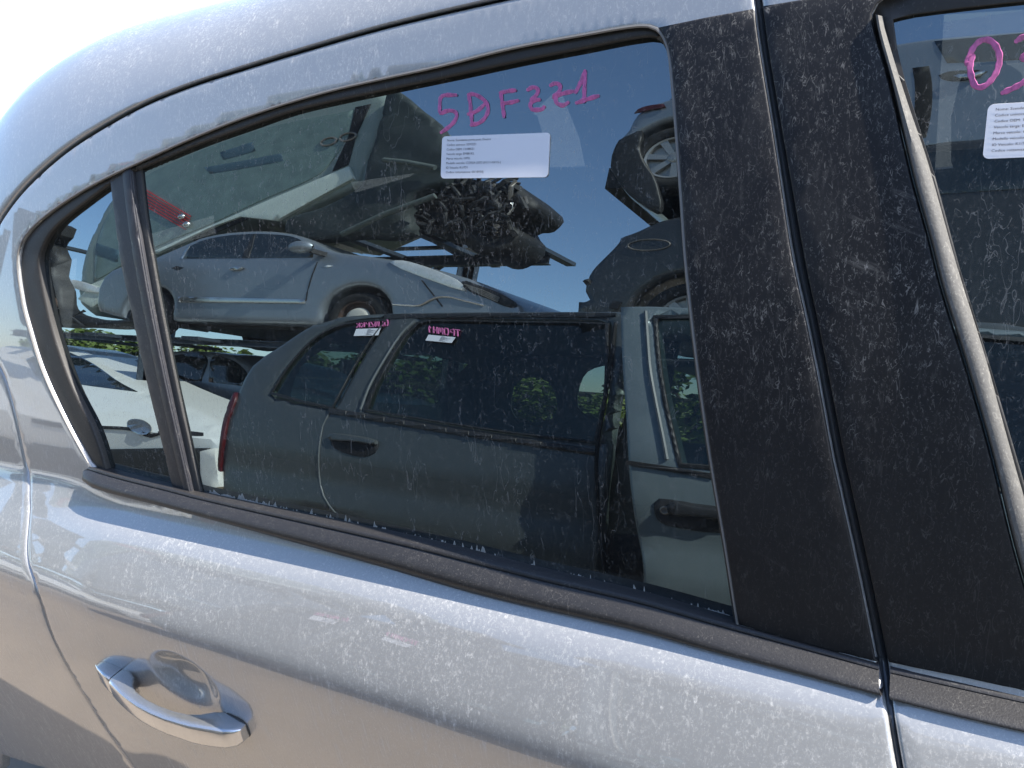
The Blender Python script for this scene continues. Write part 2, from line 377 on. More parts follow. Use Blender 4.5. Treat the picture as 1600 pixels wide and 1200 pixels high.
def panel_data(poly, F, off=0., grid=.012, holes=(), r=.004, flange=.012, outward=-1, fine=None):
    """sheet over polygon in (x, z) lying on y = F, rolled edge of radius r, returned edge of depth flange"""
    loops = []
    for k, L in enumerate([poly]+list(holes)):
        L = dedupe(L)
        if r > 0:
            D_ = []
            for i in range(len(L)):
                a, b = L[i], L[(i+1) % len(L)]; m = max(1, int(math.hypot(b[0]-a[0], b[1]-a[1])/max(grid*.9, .004)))
                D_ += [(a[0]+(b[0]-a[0])*k/m, a[1]+(b[1]-a[1])*k/m) for k in range(m)]
            L = D_
        if (area2(L) < 0) == (k == 0): L = L[::-1]
        loops.append(np.array(L))
    pts = []; edges = []; nb = 0
    for L in loops:
        b = len(pts); n = len(L); pts += list(map(tuple, L)); edges += [(b+i, b+(i+1) % n) for i in range(n)]
    nb = len(pts)
    x0, z0 = loops[0].min(0); x1, z1 = loops[0].max(0)
    gx = np.arange(x0+grid*.5, x1, grid); gz = np.arange(z0+grid*.5, z1, grid*.87)
    G = np.array([(x+(grid/2 if j % 2 else 0), z) for j, z in enumerate(gz) for x in gx])
    ex = []
    def dist(P):
        d = bdist(P, loops[0])
        for h in loops[1:]: d = np.minimum(d, bdist(P, h))
        return d
    def ok(P):
        m = inside(P, loops[0])
        for h in loops[1:]: m &= ~inside(P, h)
        return m
    if len(G):
        m = ok(G); G = G[m]
        if len(G): G = G[dist(G) > max(r*1.15, grid*.35)]
        if fine:
            fx, fz, fr1, fr2, fs = fine
            G = G[((G[:, 0]-fx)/fr1)**2+((G[:, 1]-fz)/fr2)**2 > 1]
            H = np.array([(x+(fs/2 if j % 2 else 0), z) for j, z in enumerate(np.arange(fz-fr2, fz+fr2, fs*.87)) for x in np.arange(fx-fr1, fx+fr1, fs)])
            H = H[((H[:, 0]-fx)/fr1)**2+((H[:, 1]-fz)/fr2)**2 <= 1]; H = H[ok(H)]; G = np.vstack([G, H])
        ex += list(map(tuple, G))
    if r > 0:
        for fr in (.15, .5, 1.0):
            for L in loops:
                t = np.roll(L, -1, 0)-np.roll(L, 1, 0); t /= np.linalg.norm(t, axis=1)[:, None]+1e-12
                C = L+np.stack([-t[:, 1], t[:, 0]], 1)*(fr*r)
                m = ok(C); dd = dist(C); m &= dd > fr*r*.93
                ex += list(map(tuple, C[m]))
    allp = [Vector(p) for p in pts+ex]
    V, E, Fc, *_ = delaunay_2d_cdt(allp, edges, [], 0, 1e-7)
    V = np.array([(v.x, v.y) for v in V]); T = np.array(Fc)
    cen = V[T].mean(1); T = T[ok(cen)]
    d = dist(V)
    y = F(V[:, 0], V[:, 1])+outward*off
    if r > 0: 
        q = np.clip(r-d, 0, r); y = y-outward*(r-np.sqrt(np.maximum(r*r-q*q, 0)))
    verts = [(V[i, 0], y[i], V[i, 1]) for i in range(len(V))]
    faces = []
    for t in T:
        a = area2(V[t]); f = tuple(int(i) for i in t)
        if (a < 0) != (outward > 0): f = f[::-1]
        faces.append(f)
    if flange:
        cnt = {}
        for f in faces:
            for i in range(3):
                e = (f[i], f[(i+1) % 3]); cnt[e] = cnt.get(e, 0)+1
        be = [e for e in cnt if (e[1], e[0]) not in cnt]; mp = {}
        for e in be:
            for i in e:
                if i not in mp:
                    mp[i] = len(verts); v = verts[i]; verts.append((v[0], v[1]-outward*flange, v[2]))
        for a, b in be: faces.append((b, a, mp[a], mp[b]))
    return verts, faces
def panel(name, poly, mat, parent, F=S, **k):
    v, f = panel_data(poly, F, **k)
    return mesh(name, v, f, mat, parent)
def on(F, xz, off=0.): return [(x, float(F(x, z))-off, z) for x, z in xz]
def strip(name, lines, mat, parent, closed_ends=True):
    """loft through parallel 3D polylines of equal length"""
    n = len(lines[0]); v = [p for L in lines for p in L]; f = []
    for j in range(len(lines)-1):
        for i in range(n-1):
            a = j*n+i; f.append((a, a+1, a+n+1, a+n))
    return mesh(name, v, f, mat, parent)
def resamp(L, n):
    L = np.array([p[:2] for p in L], float); s = np.r_[0, np.cumsum(np.linalg.norm(np.diff(L, axis=0), axis=1))]
    t = np.linspace(0, s[-1], n); return [(float(np.interp(a, s, L[:, 0])), float(np.interp(a, s, L[:, 1]))) for a in t]

# ---------------------------------------------------------------- traced outlines (photo points)
SEAM_T = [(-70, 600), (-62, 520), (-45, 440), (-20, 380), (0, 340), (37, 292), (94, 240), (150, 202), (225, 161), (300, 131), (375, 107), (450, 84), (600, 41), (774, 0), (900, -26), (1060, -55), (1170, -75), (1300, -97), (1500, -128), (1750, -165)]
LB = [(1165, -75), (1178, 0), (1187, 67), (1210, 210), (1225, 311), (1240, 405), (1262, 505), (1281, 600), (1303, 719), (1310, 750), (1339, 881), (1369, 1027), (1380, 1085), (1387, 1125), (1399, 1196), (1412, 1260)]
RB = [(1175, -77), (1189, 0), (1199, 75), (1221, 206), (1240, 315), (1257, 410), (1278, 510), (1297, 605), (1319, 719), (1326, 750), (1355, 881), (1385, 1027), (1392, 1085), (1397, 1125), (1409, 1196), (1421, 1260)]
DREAR = [(-70, 600), (-60, 530), (-30, 540), (0, 572), (22, 640), (37, 711), (46, 756), (46, 800), (42, 850), (41, 870), (56, 911), (86, 1001), (142, 1102), (206, 1196), (250, 1260)]
OPEN_ = [(139, 724, 1), (105, 662), (67, 580), (45, 510), (36, 475), (28, 412), (34, 379), (56, 351), (97, 319), (150, 287), (225, 251), (300, 217), (375, 187), (450, 162), (525, 141), (600, 124), (687, 105), (800, 77), (912, 56), (1000, 42), (1025, 47), (1040, 70), (1047, 112), (1062, 300), (1070, 412), (1090, 587), (1109, 719), (1131, 850), (1153, 990, 1)]
GLIN = [(166, 752, 1), (142, 677), (109, 610), (85, 545), (71, 494), (56, 412), (62, 386), (80, 358), (112, 330), (180, 281), (217, 264), (300, 229), (375, 202), (450, 176), (525, 158), (600, 142), (700, 121), (800, 99), (900, 79), (1010, 59), (1030, 66), (1040, 90), (1044, 125), (1056, 300), (1064, 412), (1083, 587), (1102, 719), (1124, 850), (1147, 1000, 1)]
OBOT = [(1153, 990), (1000, 958), (850, 922), (675, 878), (500, 840), (307, 793), (200, 764), (139, 732)]
MT = [(130, 736), (132, 727), (142, 724), (200, 739), (277, 758), (307, 766), (400, 786), (500, 806), (675, 843), (850, 887), (999, 922), (1146, 964), (1250, 993), (1372, 1027)]
MBt = [(130, 736), (134, 748), (150, 760), (260, 788), (375, 819), (487, 850), (600, 882), (762, 928), (1000, 981), (1112, 1011), (1262, 1048), (1380, 1078)]
CREASE = [(0, 857), (41, 872), (130, 910), (225, 955)]
_c = HX(CREASE, S0); CRX = _c[1][0]; CRZ = _c[1][1]; CRS = (_c[3][1]-_c[0][1])/(_c[3][0]-_c[0][0])
_d = HX([(292, 1052), (225, 1040), (350, 1085), (300, 1020), (285, 1100)], S0)
DENT = (_d[0][0]-.012, _d[0][1]-.012, .060, .040, .013)

# ================================================================ the silver car in front of the camera
car = empty('parked_car', (-.5, .8, 0), 'silver hatchback seen close at its dusty rear door and black pillar', 'car')
W_ = lambda pts, F=S: HX(pts, F)
seam3 = [hit(p[0], p[1]) for p in smooth_line(SEAM_T, 14)]
# roof: sweeps inward and up from the door seam
def roof_rows(sm_, prof):
    rows = []; P = np.array(sm_)
    t = np.gradient(P, axis=0); t[:, 1] = 0; t /= np.linalg.norm(t, axis=1)[:, None]
    nx, nz = -t[:, 2], t[:, 0]
    k = 1+ROOFK*sstep(-.62, -1.1, P[:, 0])
    for (dy, dz) in prof:
        rows.append([(p[0]+nx[i]*dz*k[i], p[1]+dy, p[2]+nz[i]*dz*k[i]) for i, p in enumerate(P)])
    return rows
ROOFK = .95
seamr = [hit(p[0], p[1]) for p in smooth_line(shift(SEAM_T, 4) if False else SEAM_T, 14)]
RPROF = [(.03, .0002), (.004, .0), (.0012, .0008), (.0, .0022), (.0006, .004), (.004, .010), (.012, .022), (.024, .036), (.040, .050), (.060, .063), (.085, .074), (.12, .084), (.17, .093), (.24, .101), (.34, .108), (.50, .115), (.80, .120), (1.1, .115), (1.4, .09), (1.56, .05), (1.6, 0)]
strip('roof', roof_rows(seamr, RPROF)[::-1], M['paint'], car)
# door skins
door = bpy.data.objects.new('rear_door', None)
def sub_empty(name, parent, loc):
    o = bpy.data.objects.new(name, None); COL.objects.link(o); o.parent = parent; o.location = Vector(loc)-origin(parent); o.empty_display_size = .05; return o
bpy.data.objects.remove(door)
st = smooth_line(SEAM_T, 8); st_door = [p for p in shift(st, 4.5)]
i_end = min(range(len(st_door)), key=lambda i: abs(st_door[i][0]-1167))
drear_xz = np.array(resamp(W_(smooth_line(DREAR[2:], 8)), 110))
for _ in range(6): drear_xz[1:-1] = .25*drear_xz[:-2]+.5*drear_xz[1:-1]+.25*drear_xz[2:]
drear_xz = [tuple(p) for p in drear_xz]; QOFF = -.0027
door_poly = [p for p in st_door[3:i_end]]+smooth_line(LB, 10)+[(1412, 1300), (260, 1300)]
opening = smooth_line(OPEN_, 9)+smooth_line(OBOT, 14)[1:-1]
rear_door = panel('rear_door', W_(door_poly)+drear_xz[::-1], M['paint'], car, holes=[W_(opening)], grid=.010, r=.0028, flange=.014, fine=(DENT[0], DENT[1], DENT[2]*1.15, DENT[3]*1.15, .0035))
# front door skin
fopen_outer = [(1640, 1078), (1610, 960), (1581, 850), (1544, 700), (1506, 569), (1469, 450), (1450, 375), (1424, 281), (1390, 135), (1366, 48), (1363, 22), (1372, 5), (1395, -8), (1500, -30), (1700, -66), (1800, -80)]
xr = .85
fd_top = [p for p in st_door if p[0] > 1176]
zt = W_(fd_top)[-1]
fd_poly = W_(smooth_line(RB, 14)[::-1])+W_(fd_top)+[(xr, zt[1]-.03), (xr, .45), (W_([(1421, 1300)])[0][0], .60)]
fo = W_(smooth_line(fopen_outer, 10))
fhole = fo+[(fo[-1][0]+.05, fo[-1][1]-.01), (.74, 1.10), (.80, .90)]
fhole = [p for p in fhole]
front_door = panel('front_door', fd_poly, M['paint'], car, holes=[fhole], grid=.014, r=.0035, flange=.014)
# rear quarter with wheel arch
q = shift(drear_xz, QOFF)
ac = (-1.92, .12); ar = .34
arch = [(ac[0]+ar*math.cos(a), ac[1]+ar*math.sin(a)) for a in np.linspace(.05, math.pi-.05, 30)]
qpoly = q+[(-1.1, .36), (-1.27, .348), (-1.46, .292), (-1.55, .20)]+arch[2:]+[(-2.3, .25), (-2.32, .8), (-2.2, .9), (-1.8, .93), (-1.5, .965), (-1.3, 1.02), (-1.2, 1.065)]
quarter = panel('rear_quarter_panel', qpoly, M['paint'], car, grid=.014, r=.0035, flange=.014)
# dark body structure seen in the gaps
def ring(name, line, F, w, off, mat, parent):
    a = shift(line, -w/2); b = shift(line, w/2)
    return panel(name, W_(a, F)+W_(b, F)[::-1], mat, parent, F=F, off=off, r=0, flange=0, grid=.05)
ring('roof_seam_seal', smooth_line(SEAM_T[2:18], 12), S, 40, -.009, M['black'], car)
mid = [((a[0]+b[0])/2, (a[1]+b[1])/2) for a, b in zip(resamp(smooth_line(LB, 14), 60), resamp(smooth_line(RB, 14), 60))]
g3 = [shift(mid, d) for d in (14, 5, 0, -5, -14)]
strip('door_gap_seal', [on(S, W_(g3[0]), -.010), on(S, W_(g3[1]), -.0042), on(S, W_(g3[2]), -.0030), on(S, W_(g3[3]), -.0048), on(S, W_(g3[4]), -.012)], M['gapseal'], car)
ring('door_jamb', smooth_line(DREAR[1:], 14), S, 40, -.006, M['gapseal'], car)

# ---- rear door fittings
seal_poly = smooth_line([(p[0], p[1]) for p in OPEN_], 9)
s_out = W_(seal_poly+smooth_line(OBOT, 14)[1:-1])
gl_in = smooth_line(GLIN, 9)+[(1000, 968), (850, 932), (675, 888), (500, 850), (307, 803), (200, 774)]
panel('window_seal', s_out, M['seal'], rear_door, holes=[W_(gl_in)], off=-.0035, r=.003, flange=.012, grid=.02)
bl = on(S, W_(shift(seal_poly, -1.5)), -.0006)
MB().tube(bl, .0013, 6).build('window_bead', M['bead'], rear_door, True)
glp = HX(smooth_line(GLIN, 12)+[(1160, 1015), (1000, 985), (850, 950), (675, 905), (500, 865), (307, 820), (160, 785)], GS)
c_ = np.mean(glp, 0); glp = [tuple((np.array(p)-c_)*1.012+c_) for p in glp]
def pane(name, poly, F, parent, mf, mb, th=.0038, grid=.03):
    v, f = panel_data(poly, F, grid=grid, r=0, flange=0)
    n = len(v); v2 = v+[(p[0], p[1]+th, p[2]) for p in v]; f2 = f+[tuple(i+n for i in q[::-1]) for q in f]
    o = mesh(name, v2, f2, None, parent, True, mats=[mf, mb], fm=[0]*len(f)+[1]*len(f))
    return o
def exact_normals(o, F):
    """smooth cylinder normals so that the mirror image stays undistorted"""
    me = o.data; org = origin(o) if o.parent is None else origin(o)
    ns = []
    for v in me.vertices:
        x, z = v.co.x+org.x, v.co.z+org.z; e = 1e-4
        gx = (float(F(x+e, z))-float(F(x-e, z)))/(2*e); gz = (float(F(x, z+e))-float(F(x, z-e)))/(2*e)
        n = Vector((gx, -1, gz)).normalized(); ns.append(n)
    half = len(ns)//2
    ns = [n if i < half else -n for i, n in enumerate(ns)]
    me.normals_split_custom_set_from_vertices(ns)
wg = pane('window_glass', glp, GS, rear_door, M['glass'], M['inner']); exact_normals(wg, GS)
DIVL = [(178, 266), (186, 330), (195, 400), (212, 480), (236, 590), (258, 680), (278, 764)]
DIVR = [(213, 254), (221, 330), (232, 400), (248, 490), (270, 600), (290, 690), (309, 775)]
panel('divider_bar', HX(smooth_line(DIVL, 12)+smooth_line(DIVR, 12)[::-1], GS), M['divider'], rear_door, F=GS, off=.007, r=.0012, flange=.007, grid=.01)
DM = [(b[0]*.62+a[0]*.38, b[1]*.62+a[1]*.38) for a, b in zip(DIVL, DIVR)]
DM2 = [(b[0]*.97+a[0]*.03, b[1]) for a, b in zip(DIVL, DIVR)]
panel('divider_rib', HX(smooth_line(DM, 12)+smooth_line(DM2, 12)[::-1], GS), M['divider'], rear_door, F=GS, off=.0088, r=.0012, flange=.004, grid=.01)
DR2 = [(p[0]+9, p[1]) for p in DIVR]
panel('divider_rubber', HX(smooth_line([(p[0]-2, p[1]) for p in DIVR], 12)+smooth_line(DR2, 12)[::-1], GS), M['rubber'], rear_door, F=GS, off=.003, r=.001, flange=.003, grid=.02)
# belt moulding: inner lip, groove, crown, outer face
def moulding(name, top, bot, parent, n=70, round_start=True):
    T = resamp(smooth_line(top, 10), n); B = resamp(smooth_line(bot, 10), n)
    prof = [(.16, .0020), (.19, .0038), (.25, .0042), (.275, .0022), (.30, .0042), (.38, .0080), (.47, .0120), (.55, .0142), (.63, .0148), (.72, .0140), (.82, .0118), (.92, .0080), (.975, .0045), (1.0, .0010), (1.0, -.004)]
    lines = [[tuple(hit(a[0], a[1]-1, lambda x, z: GS(x, z)+.0006)) for a in T]]
    for (t, h) in prof:
        L = []
        for i, (a, b) in enumerate(zip(T, B)):
            q = hit(a[0]+(b[0]-a[0])*t, a[1]+(b[1]-a[1])*t, S0); k = 1.0
            if round_start: k = math.sqrt(max(0, 1-(1-min(1, i/4))**2))*.98+.02
            L.append((q[0], q[1]-h*k, q[2]))
        lines.append(L)
    return strip(name, lines, M['moulding'], parent)
moulding('belt_moulding', MT, MBt, rear_door)
MT2 = [(1391, 1031), (1470, 1048), (1600, 1076), (1720, 1101), (1850, 1128)]
MB2 = [(1393, 1084), (1480, 1106), (1600, 1134), (1720, 1160), (1850, 1188)]
moulding('belt_moulding', MT2, MB2, front_door, 40, False)
# flat lip under the glass with the ragged tide line of dirt
# black pillar film, rear and front door
LBs = shift(smooth_line(LB, 14), 1.5)
lb = [p for p in LBs if 12 < p[1] < 1035]
win_edge = [p for p in smooth_line(OPEN_, 9) if p[0] > 1027 and p[1] > 50]
apl = [(1029, 43), (1100, 28), (1176, 14)]+lb+[(1372, 1034), (1250, 1003), (1153, 975)]+[(p[0]+4, p[1]) for p in win_edge[::-1]]
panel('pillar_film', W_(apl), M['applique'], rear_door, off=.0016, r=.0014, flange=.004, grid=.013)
rb = [p for p in shift(smooth_line(RB, 14), -1.5) if 10 < p[1] < 1036]
ws_out = [(1655, 1110), (1640, 1075), (1612, 960), (1581, 850), (1544, 700), (1506, 569), (1469, 450), (1450, 375), (1424, 281), (1390, 135), (1366, 48), (1362, 22), (1370, 6), (1385, -6)]
apr = rb[::-1]+[(1190, 10), (1262, -2), (1385, -22)]+smooth_line(ws_out, 10)[::-1]+[(1600, 1078), (1500, 1056), (1389, 1034)]
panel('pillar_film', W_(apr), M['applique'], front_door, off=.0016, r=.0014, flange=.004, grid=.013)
# front window: dark channel, light weatherstrip, glass
ws_in = [(1705, 1100), (1690, 1060), (1650, 930), (1602, 782), (1570, 670), (1540, 561), (1499, 431), (1450, 258), (1420, 170), (1399, 105), (1386, 60), (1380, 38), (1378, 25)]
ws_o2 = shift(smooth_line(ws_out[:-2], 10), 5)
ws_o2 = [(p[0]+6, p[1]) for p in smooth_line(ws_out[:-2], 10)]
wsA = W_(resamp(ws_o2, 60)); wsB = W_(resamp(smooth_line(ws_in, 10), 60))
def lerp2(a, b, t): return [(p[0]+(q_[0]-p[0])*t, p[1]+(q_[1]-p[1])*t) for p, q_ in zip(a, b)]
strip('weatherstrip', [on(S, lerp2(wsA, wsB, t), h) for t, h in ((-.12, -.006), (0, .0005), (.12, .0035), (.45, .0040), (.8, .0015), (.97, -.003), (1.0, -.007), (1.02, -.012))], M['seal_grey'], front_door)
chan = smooth_line(ws_in, 10)[::-1]
ch_out = W_([(1358, 20), (1366, 2), (1384, -12), (1500, -34), (1700, -70), (1850, -92)])
ch_in = HX([(1850, -25), (1700, -14), (1600, 3), (1500, 14), (1430, 23), (1396, 31), (1402, 75), (1414, 125), (1440, 210), (1461, 275), (1500, 420), (1545, 565), (1605, 770), (1720, 1110)], GS)
panel('window_channel', ch_out+ch_in+W_([(1640, 1080), (1600, 900), (1520, 600), (1440, 330), (1380, 100)]), M['seal'], front_door, F=lambda x, z: GS(x, z), off=.0035, r=.001, flange=.003, grid=.02)
FG = [(1380, 20), (1500, 0), (1700, -30), (1850, -40)]
fgp = HX(FG, GS); xe = .78
fgp = fgp+[(xe, 1.02), (xe, .90)]+HX([(1700, 1120), (1600, 1000), (1520, 700), (1440, 420), (1395, 200)], GS)
wf = pane('window_glass', fgp, GS, front_door, M['glass'], M['inner']); exact_normals(wf, GS)

# ---- door handle: cup is pressed into the skin, bar bridges it
H0 = hit(158, 1040); H1 = hit(388, 1140)
hx = np.array([H1[0]-H0[0], H1[1]-H0[1], H1[2]-H0[2]]); HL = np.linalg.norm(hx); hx /= HL
hn = np.array([0, -1, 0.0]); hn = hn-hx*(hn@hx); hn /= np.linalg.norm(hn); hu = np.cross(hn, hx); hu = hu if hu[2] > 0 else -hu
def handle_piece(name, st, mat, parent, n=28):
    """stations: (t along, out near skin, out far, half height, centre height)"""
    v = []; f = []
    for (t, o0, o1, hh, cz) in st:
        c = H0+hx*(t*HL)+hu*cz; mo = (o0+o1)/2; ho = (o1-o0)/2
        for k in range(n):
            a = 2*math.pi*k/n; ca, sa = math.cos(a), math.sin(a)
            e = .26
            p = c+hn*(mo+ho*math.copysign(abs(ca)**e, ca))+hu*(hh*math.copysign(abs(sa)**e, sa)); v.append(tuple(p))
    m = len(st)
    for i in range(m-1):
        for k in range(n): k2 = (k+1) % n; f.append((i*n+k, i*n+k2, (i+1)*n+k2, (i+1)*n+k))
    f.append(tuple(range(n-1, -1, -1))); f.append(tuple((m-1)*n+k for k in range(n)))
    o = mesh(name, v, f, mat, parent); bm = bmesh.new(); bm.from_mesh(o.data); bmesh.ops.recalc_face_normals(bm, faces=bm.faces); bm.to_mesh(o.data); bm.free()
    o.data.polygons.foreach_set('use_smooth', [True]*len(o.data.polygons)); o.data.set_sharp_from_angle(angle=math.radians(30)); return o
bar = [(.19, -.004, .020, .0130, 0), (.20, -.004, .0235, .0135, 0), (.24, -.002, .026, .0140, 0), (.29, .004, .029, .0138, 0), (.33, .014, .031, .0132, 0), (.38, .019, .033, .0128, 0), (.46, .022, .0355, .0126, 0), (.55, .023, .0365, .0126, 0),
       (.64, .022, .036, .0126, 0), (.72, .019, .034, .0130, 0), (.78, .013, .0325, .0136, 0), (.83, .004, .030, .0142, 0), (.88, -.002, .027, .0140, 0), (.94, -.004, .023, .0130, 0), (.985, -.004, .016, .0112, 0), (1.0, -.004, .010, .009, 0)]
door_handle = handle_piece('door_handle', bar, M['paint_clean'], rear_door)
capst = [(0, -.003, .004, .006, 0), (.015, -.003, .009, .0095, 0), (.06, -.003, .014, .0125, 0), (.12, -.003, .018, .0135, 0), (.175, -.003, .0205, .0136, 0), (.183, -.003, .0200, .0130, 0)]
handle_piece('handle_cap', capst, M['paint_clean'], rear_door)

def gasket(t0, t1, hh):
    P = []
    for k in range(28):
        a = 2*math.pi*k/28; c = H0+hx*((t0+t1)/2*HL+(t1-t0)/2*HL*math.copysign(abs(math.cos(a))**.6, math.cos(a)))+hu*hh*math.copysign(abs(math.sin(a))**.6, math.sin(a)); P.append((c[0], c[2]))
    panel('handle_gasket', P, M['rubber'], rear_door, off=.0012, r=.0004, flange=.002, grid=.006)
gasket(.86, 1.006, .0146)
# ---- marker writing on the glass, and paper stickers
def ribbon(name, strokes, F, r, mat, parent, th=.00035, back=0.0):
    v = []; f = []
    for s_ in strokes:
        L = smooth_line(s_, 3) if len(s_) > 2 else resamp(s_, 10)
        P = [hit(p[0], p[1], F) for p in L]; n = len(P); b = len(v)
        for i, p in enumerate(P):
            d = P[min(i+1, n-1)]-P[max(i-1, 0)]; d /= np.linalg.norm(d)+1e-9
            a = np.cross(d, [0, -1, 0]); a /= np.linalg.norm(a)
            k = r*(1+.12*math.sin(i*.9+len(v)))*(.75 if i in (0, n-1) else 1)
            for q_, h in ((-1, 0), (-.8, th), (.8, th), (1, 0)):
                w = p+a*k*q_; v.append((w[0], w[1]-.0006-h, w[2]))
        for i in range(n-1):
            for j in range(3): f.append((b+i*4+j, b+i*4+j+1, b+i*4+4+j+1, b+i*4+4+j))
        for e_, sg in ((0, -1), (n-1, 1)):   # round ends
            c = P[e_]; d = P[min(e_+1, n-1)]-P[max(e_-1, 0)]; d /= np.linalg.norm(d)+1e-9; a = np.cross(d, [0, -1, 0]); a /= np.linalg.norm(a)
            b2 = len(v); v.append((c[0], c[1]-.0006-th, c[2]))
            for k in range(13):
                t = -math.pi/2+math.pi*k/12; w = c+(a*math.sin(t)+d*sg*math.cos(t))*r*.8; v.append((w[0], w[1]-.0007-th*.9, w[2]))
            for k in range(12): f.append((b2, b2+1+k, b2+2+k))
    return mesh(name, v, f, mat, parent, False)
Z2 = lambda pts, x0, y0, k: [[(x0+a/k, y0+b/k) for a, b in s_] for s_ in pts]
w1 = Z2([
 [(318, 293), (250, 292), (205, 300), (192, 320), (188, 380), (192, 434), (225, 422), (268, 412), (308, 424), (320, 455), (300, 500), (255, 545), (202, 583)],
 [(412, 290), (424, 350), (432, 430), (440, 520)], [(415, 288), (450, 285), (510, 312), (555, 360), (565, 410), (540, 470), (495, 510), (435, 526)], [(412, 440), (455, 428), (500, 400), (535, 365)],
 [(663, 275), (675, 350), (690, 460)], [(663, 275), (720, 262), (778, 255)], [(675, 358), (740, 350), (800, 335)],
 [(878, 250), (910, 232), (945, 238), (955, 268), (935, 300), (900, 345), (940, 330), (968, 328)], [(905, 345), (893, 375), (905, 402), (945, 408), (990, 400), (1003, 385)],
 [(1055, 215), (1090, 200), (1122, 212), (1128, 245), (1100, 290), (1068, 306), (1120, 290), (1180, 272), (1235, 262)], [(1105, 292), (1092, 325), (1105, 358), (1150, 372), (1190, 350)],
 [(1250, 268), (1290, 190), (1322, 105)], [(1322, 105), (1318, 220), (1315, 340)], [(1258, 352), (1340, 325), (1425, 298)]], 650, 90, 5)
tagk = dict()
mw = ribbon('marker_writing', w1, GS, .0017, M['marker'], rear_door); mw['label'] = 'pink hand-drawn code 5DFZZ1 on the rear door glass'
w2 = Z2([[(300, 285), (262, 320), (255, 350), (262, 320), (300, 230), (350, 175), (410, 160), (460, 185), (500, 250), (508, 320), (485, 410), (430, 490), (370, 530), (320, 520), (290, 450), (278, 370), (300, 285)],
         [(642, 170), (690, 140), (760, 130), (800, 170), (760, 250), (690, 300), (770, 310), (800, 350), (780, 420), (700, 490), (610, 540), (535, 572)]], 1460, 30, 5)
ribbon('marker_writing', w2, GS, .0017, M['marker'], front_door)['label'] = 'pink hand-drawn digits 03 on the front door glass'
def flat_text(txt):
    cu = bpy.data.curves.new('t', 'FONT'); cu.body = txt; cu.size = 1; cu.resolution_u = 2
    ob = bpy.data.objects.new('t', cu); COL.objects.link(ob); dg = bpy.context.evaluated_depsgraph_get()
    me = bpy.data.meshes.new_from_object(ob.evaluated_get(dg)); v = [tuple(x.co) for x in me.vertices]; f = [tuple(p.vertices) for p in me.polygons]
    bpy.data.objects.remove(ob); bpy.data.curves.remove(cu); bpy.data.meshes.remove(me); return v, f
def sticker(name, corners, F, label, lines, grp=None, u0=.05, bend=1, hgt=.062, u1=99., W=None, stretch=1.0, out=-1, vtop=.90, dv=.108):
    """corners: photo points TL TR BR BL on the glass; paper with rounded corners plus printed lines"""
    C3 = [hit(p[0], p[1], F) for p in corners]
    bil = lambda u, v: (C3[3]*(1-u)+C3[2]*u)*(1-v)+(C3[0]*(1-u)+C3[1]*u)*v
    root = empty(name, tuple((C3[2]+C3[3])/2), label, 'sticker', grp)
    Wd = np.linalg.norm(C3[1]-C3[0]); Hd = np.linalg.norm(C3[0]-C3[3]); rr = .0035; pl = []
    for cx_, cy_, a0 in ((1, 1, 0), (0, 1, 90), (0, 0, 180), (1, 0, 270)):
        for k in range(7):
            a = math.radians(a0+k*15); pl.append(((cx_ and 1-rr/Wd or rr/Wd)+rr/Wd*math.cos(a), (cy_ and 1-rr/Hd or rr/Hd)+rr/Hd*math.sin(a)))
    def put(u, v, h):
        p = bil(u, v); return (p[0], float(F(p[0], p[2]))-h, p[2])
    V = [put(.5, .5, .0011)]+[put(u, v, .0011) for u, v in pl]; n = len(pl)
    Fc = [(0, 1+i, 1+(i+1) % n) for i in range(n)]
    V += [put(u, v, .0004) for u, v in pl]; Fc += [(1+i, 1+n+i, 1+n+(i+1) % n, 1+(i+1) % n) for i in range(n)]
    mesh('paper', V, Fc, M['paper'], root, False)
    for i, L in enumerate(lines):
        v, f = flat_text(L); s = hgt*Hd
        V = [put(u0+x*s*1.05*stretch/Wd, vtop-i*dv+y*s*.95/Hd-.02, .00135) for x, y, _ in v]
        mesh('printed_line', V, f, M['ink'], root, False)
    return root
L1 = ['Nome: Scendente porta post. Destro', 'Codice univoco: 5DFZZ1', 'Codice OEM: 13188521', 'Veicolo targa: EM881KL', 'Marca veicolo: OPEL', 'Modello veicolo: CORSA (S07) (01/11-03/15-)', 'ID Veicolo: K1/731', 'Codice rottamazione: 00/18930J']
sticker('part_sticker', [(692, 213), (860.5, 207), (857, 276.5), (689.5, 278.5)], GS, 'white printed paper sticker under the pink 5DFZZ1 writing', L1, 'printed stickers on car glass', hgt=.078)
L2 = ['Nome: Scendente porta ant. Destro', 'Codice univoco: 03', 'Codice OEM: 13', 'Veicolo targa: EM', 'Marca veicolo: OPEL', 'Modello veicolo: CORSA', 'ID Veicolo: K1/7', 'Codice rottamazione:']
sticker('part_sticker', [(1544, 163), (1730, 152), (1724, 240), (1535, 248)], GS, 'white printed paper sticker under the pink 0 at the right edge', L2, 'printed stickers on car glass', hgt=.072, u0=.07)

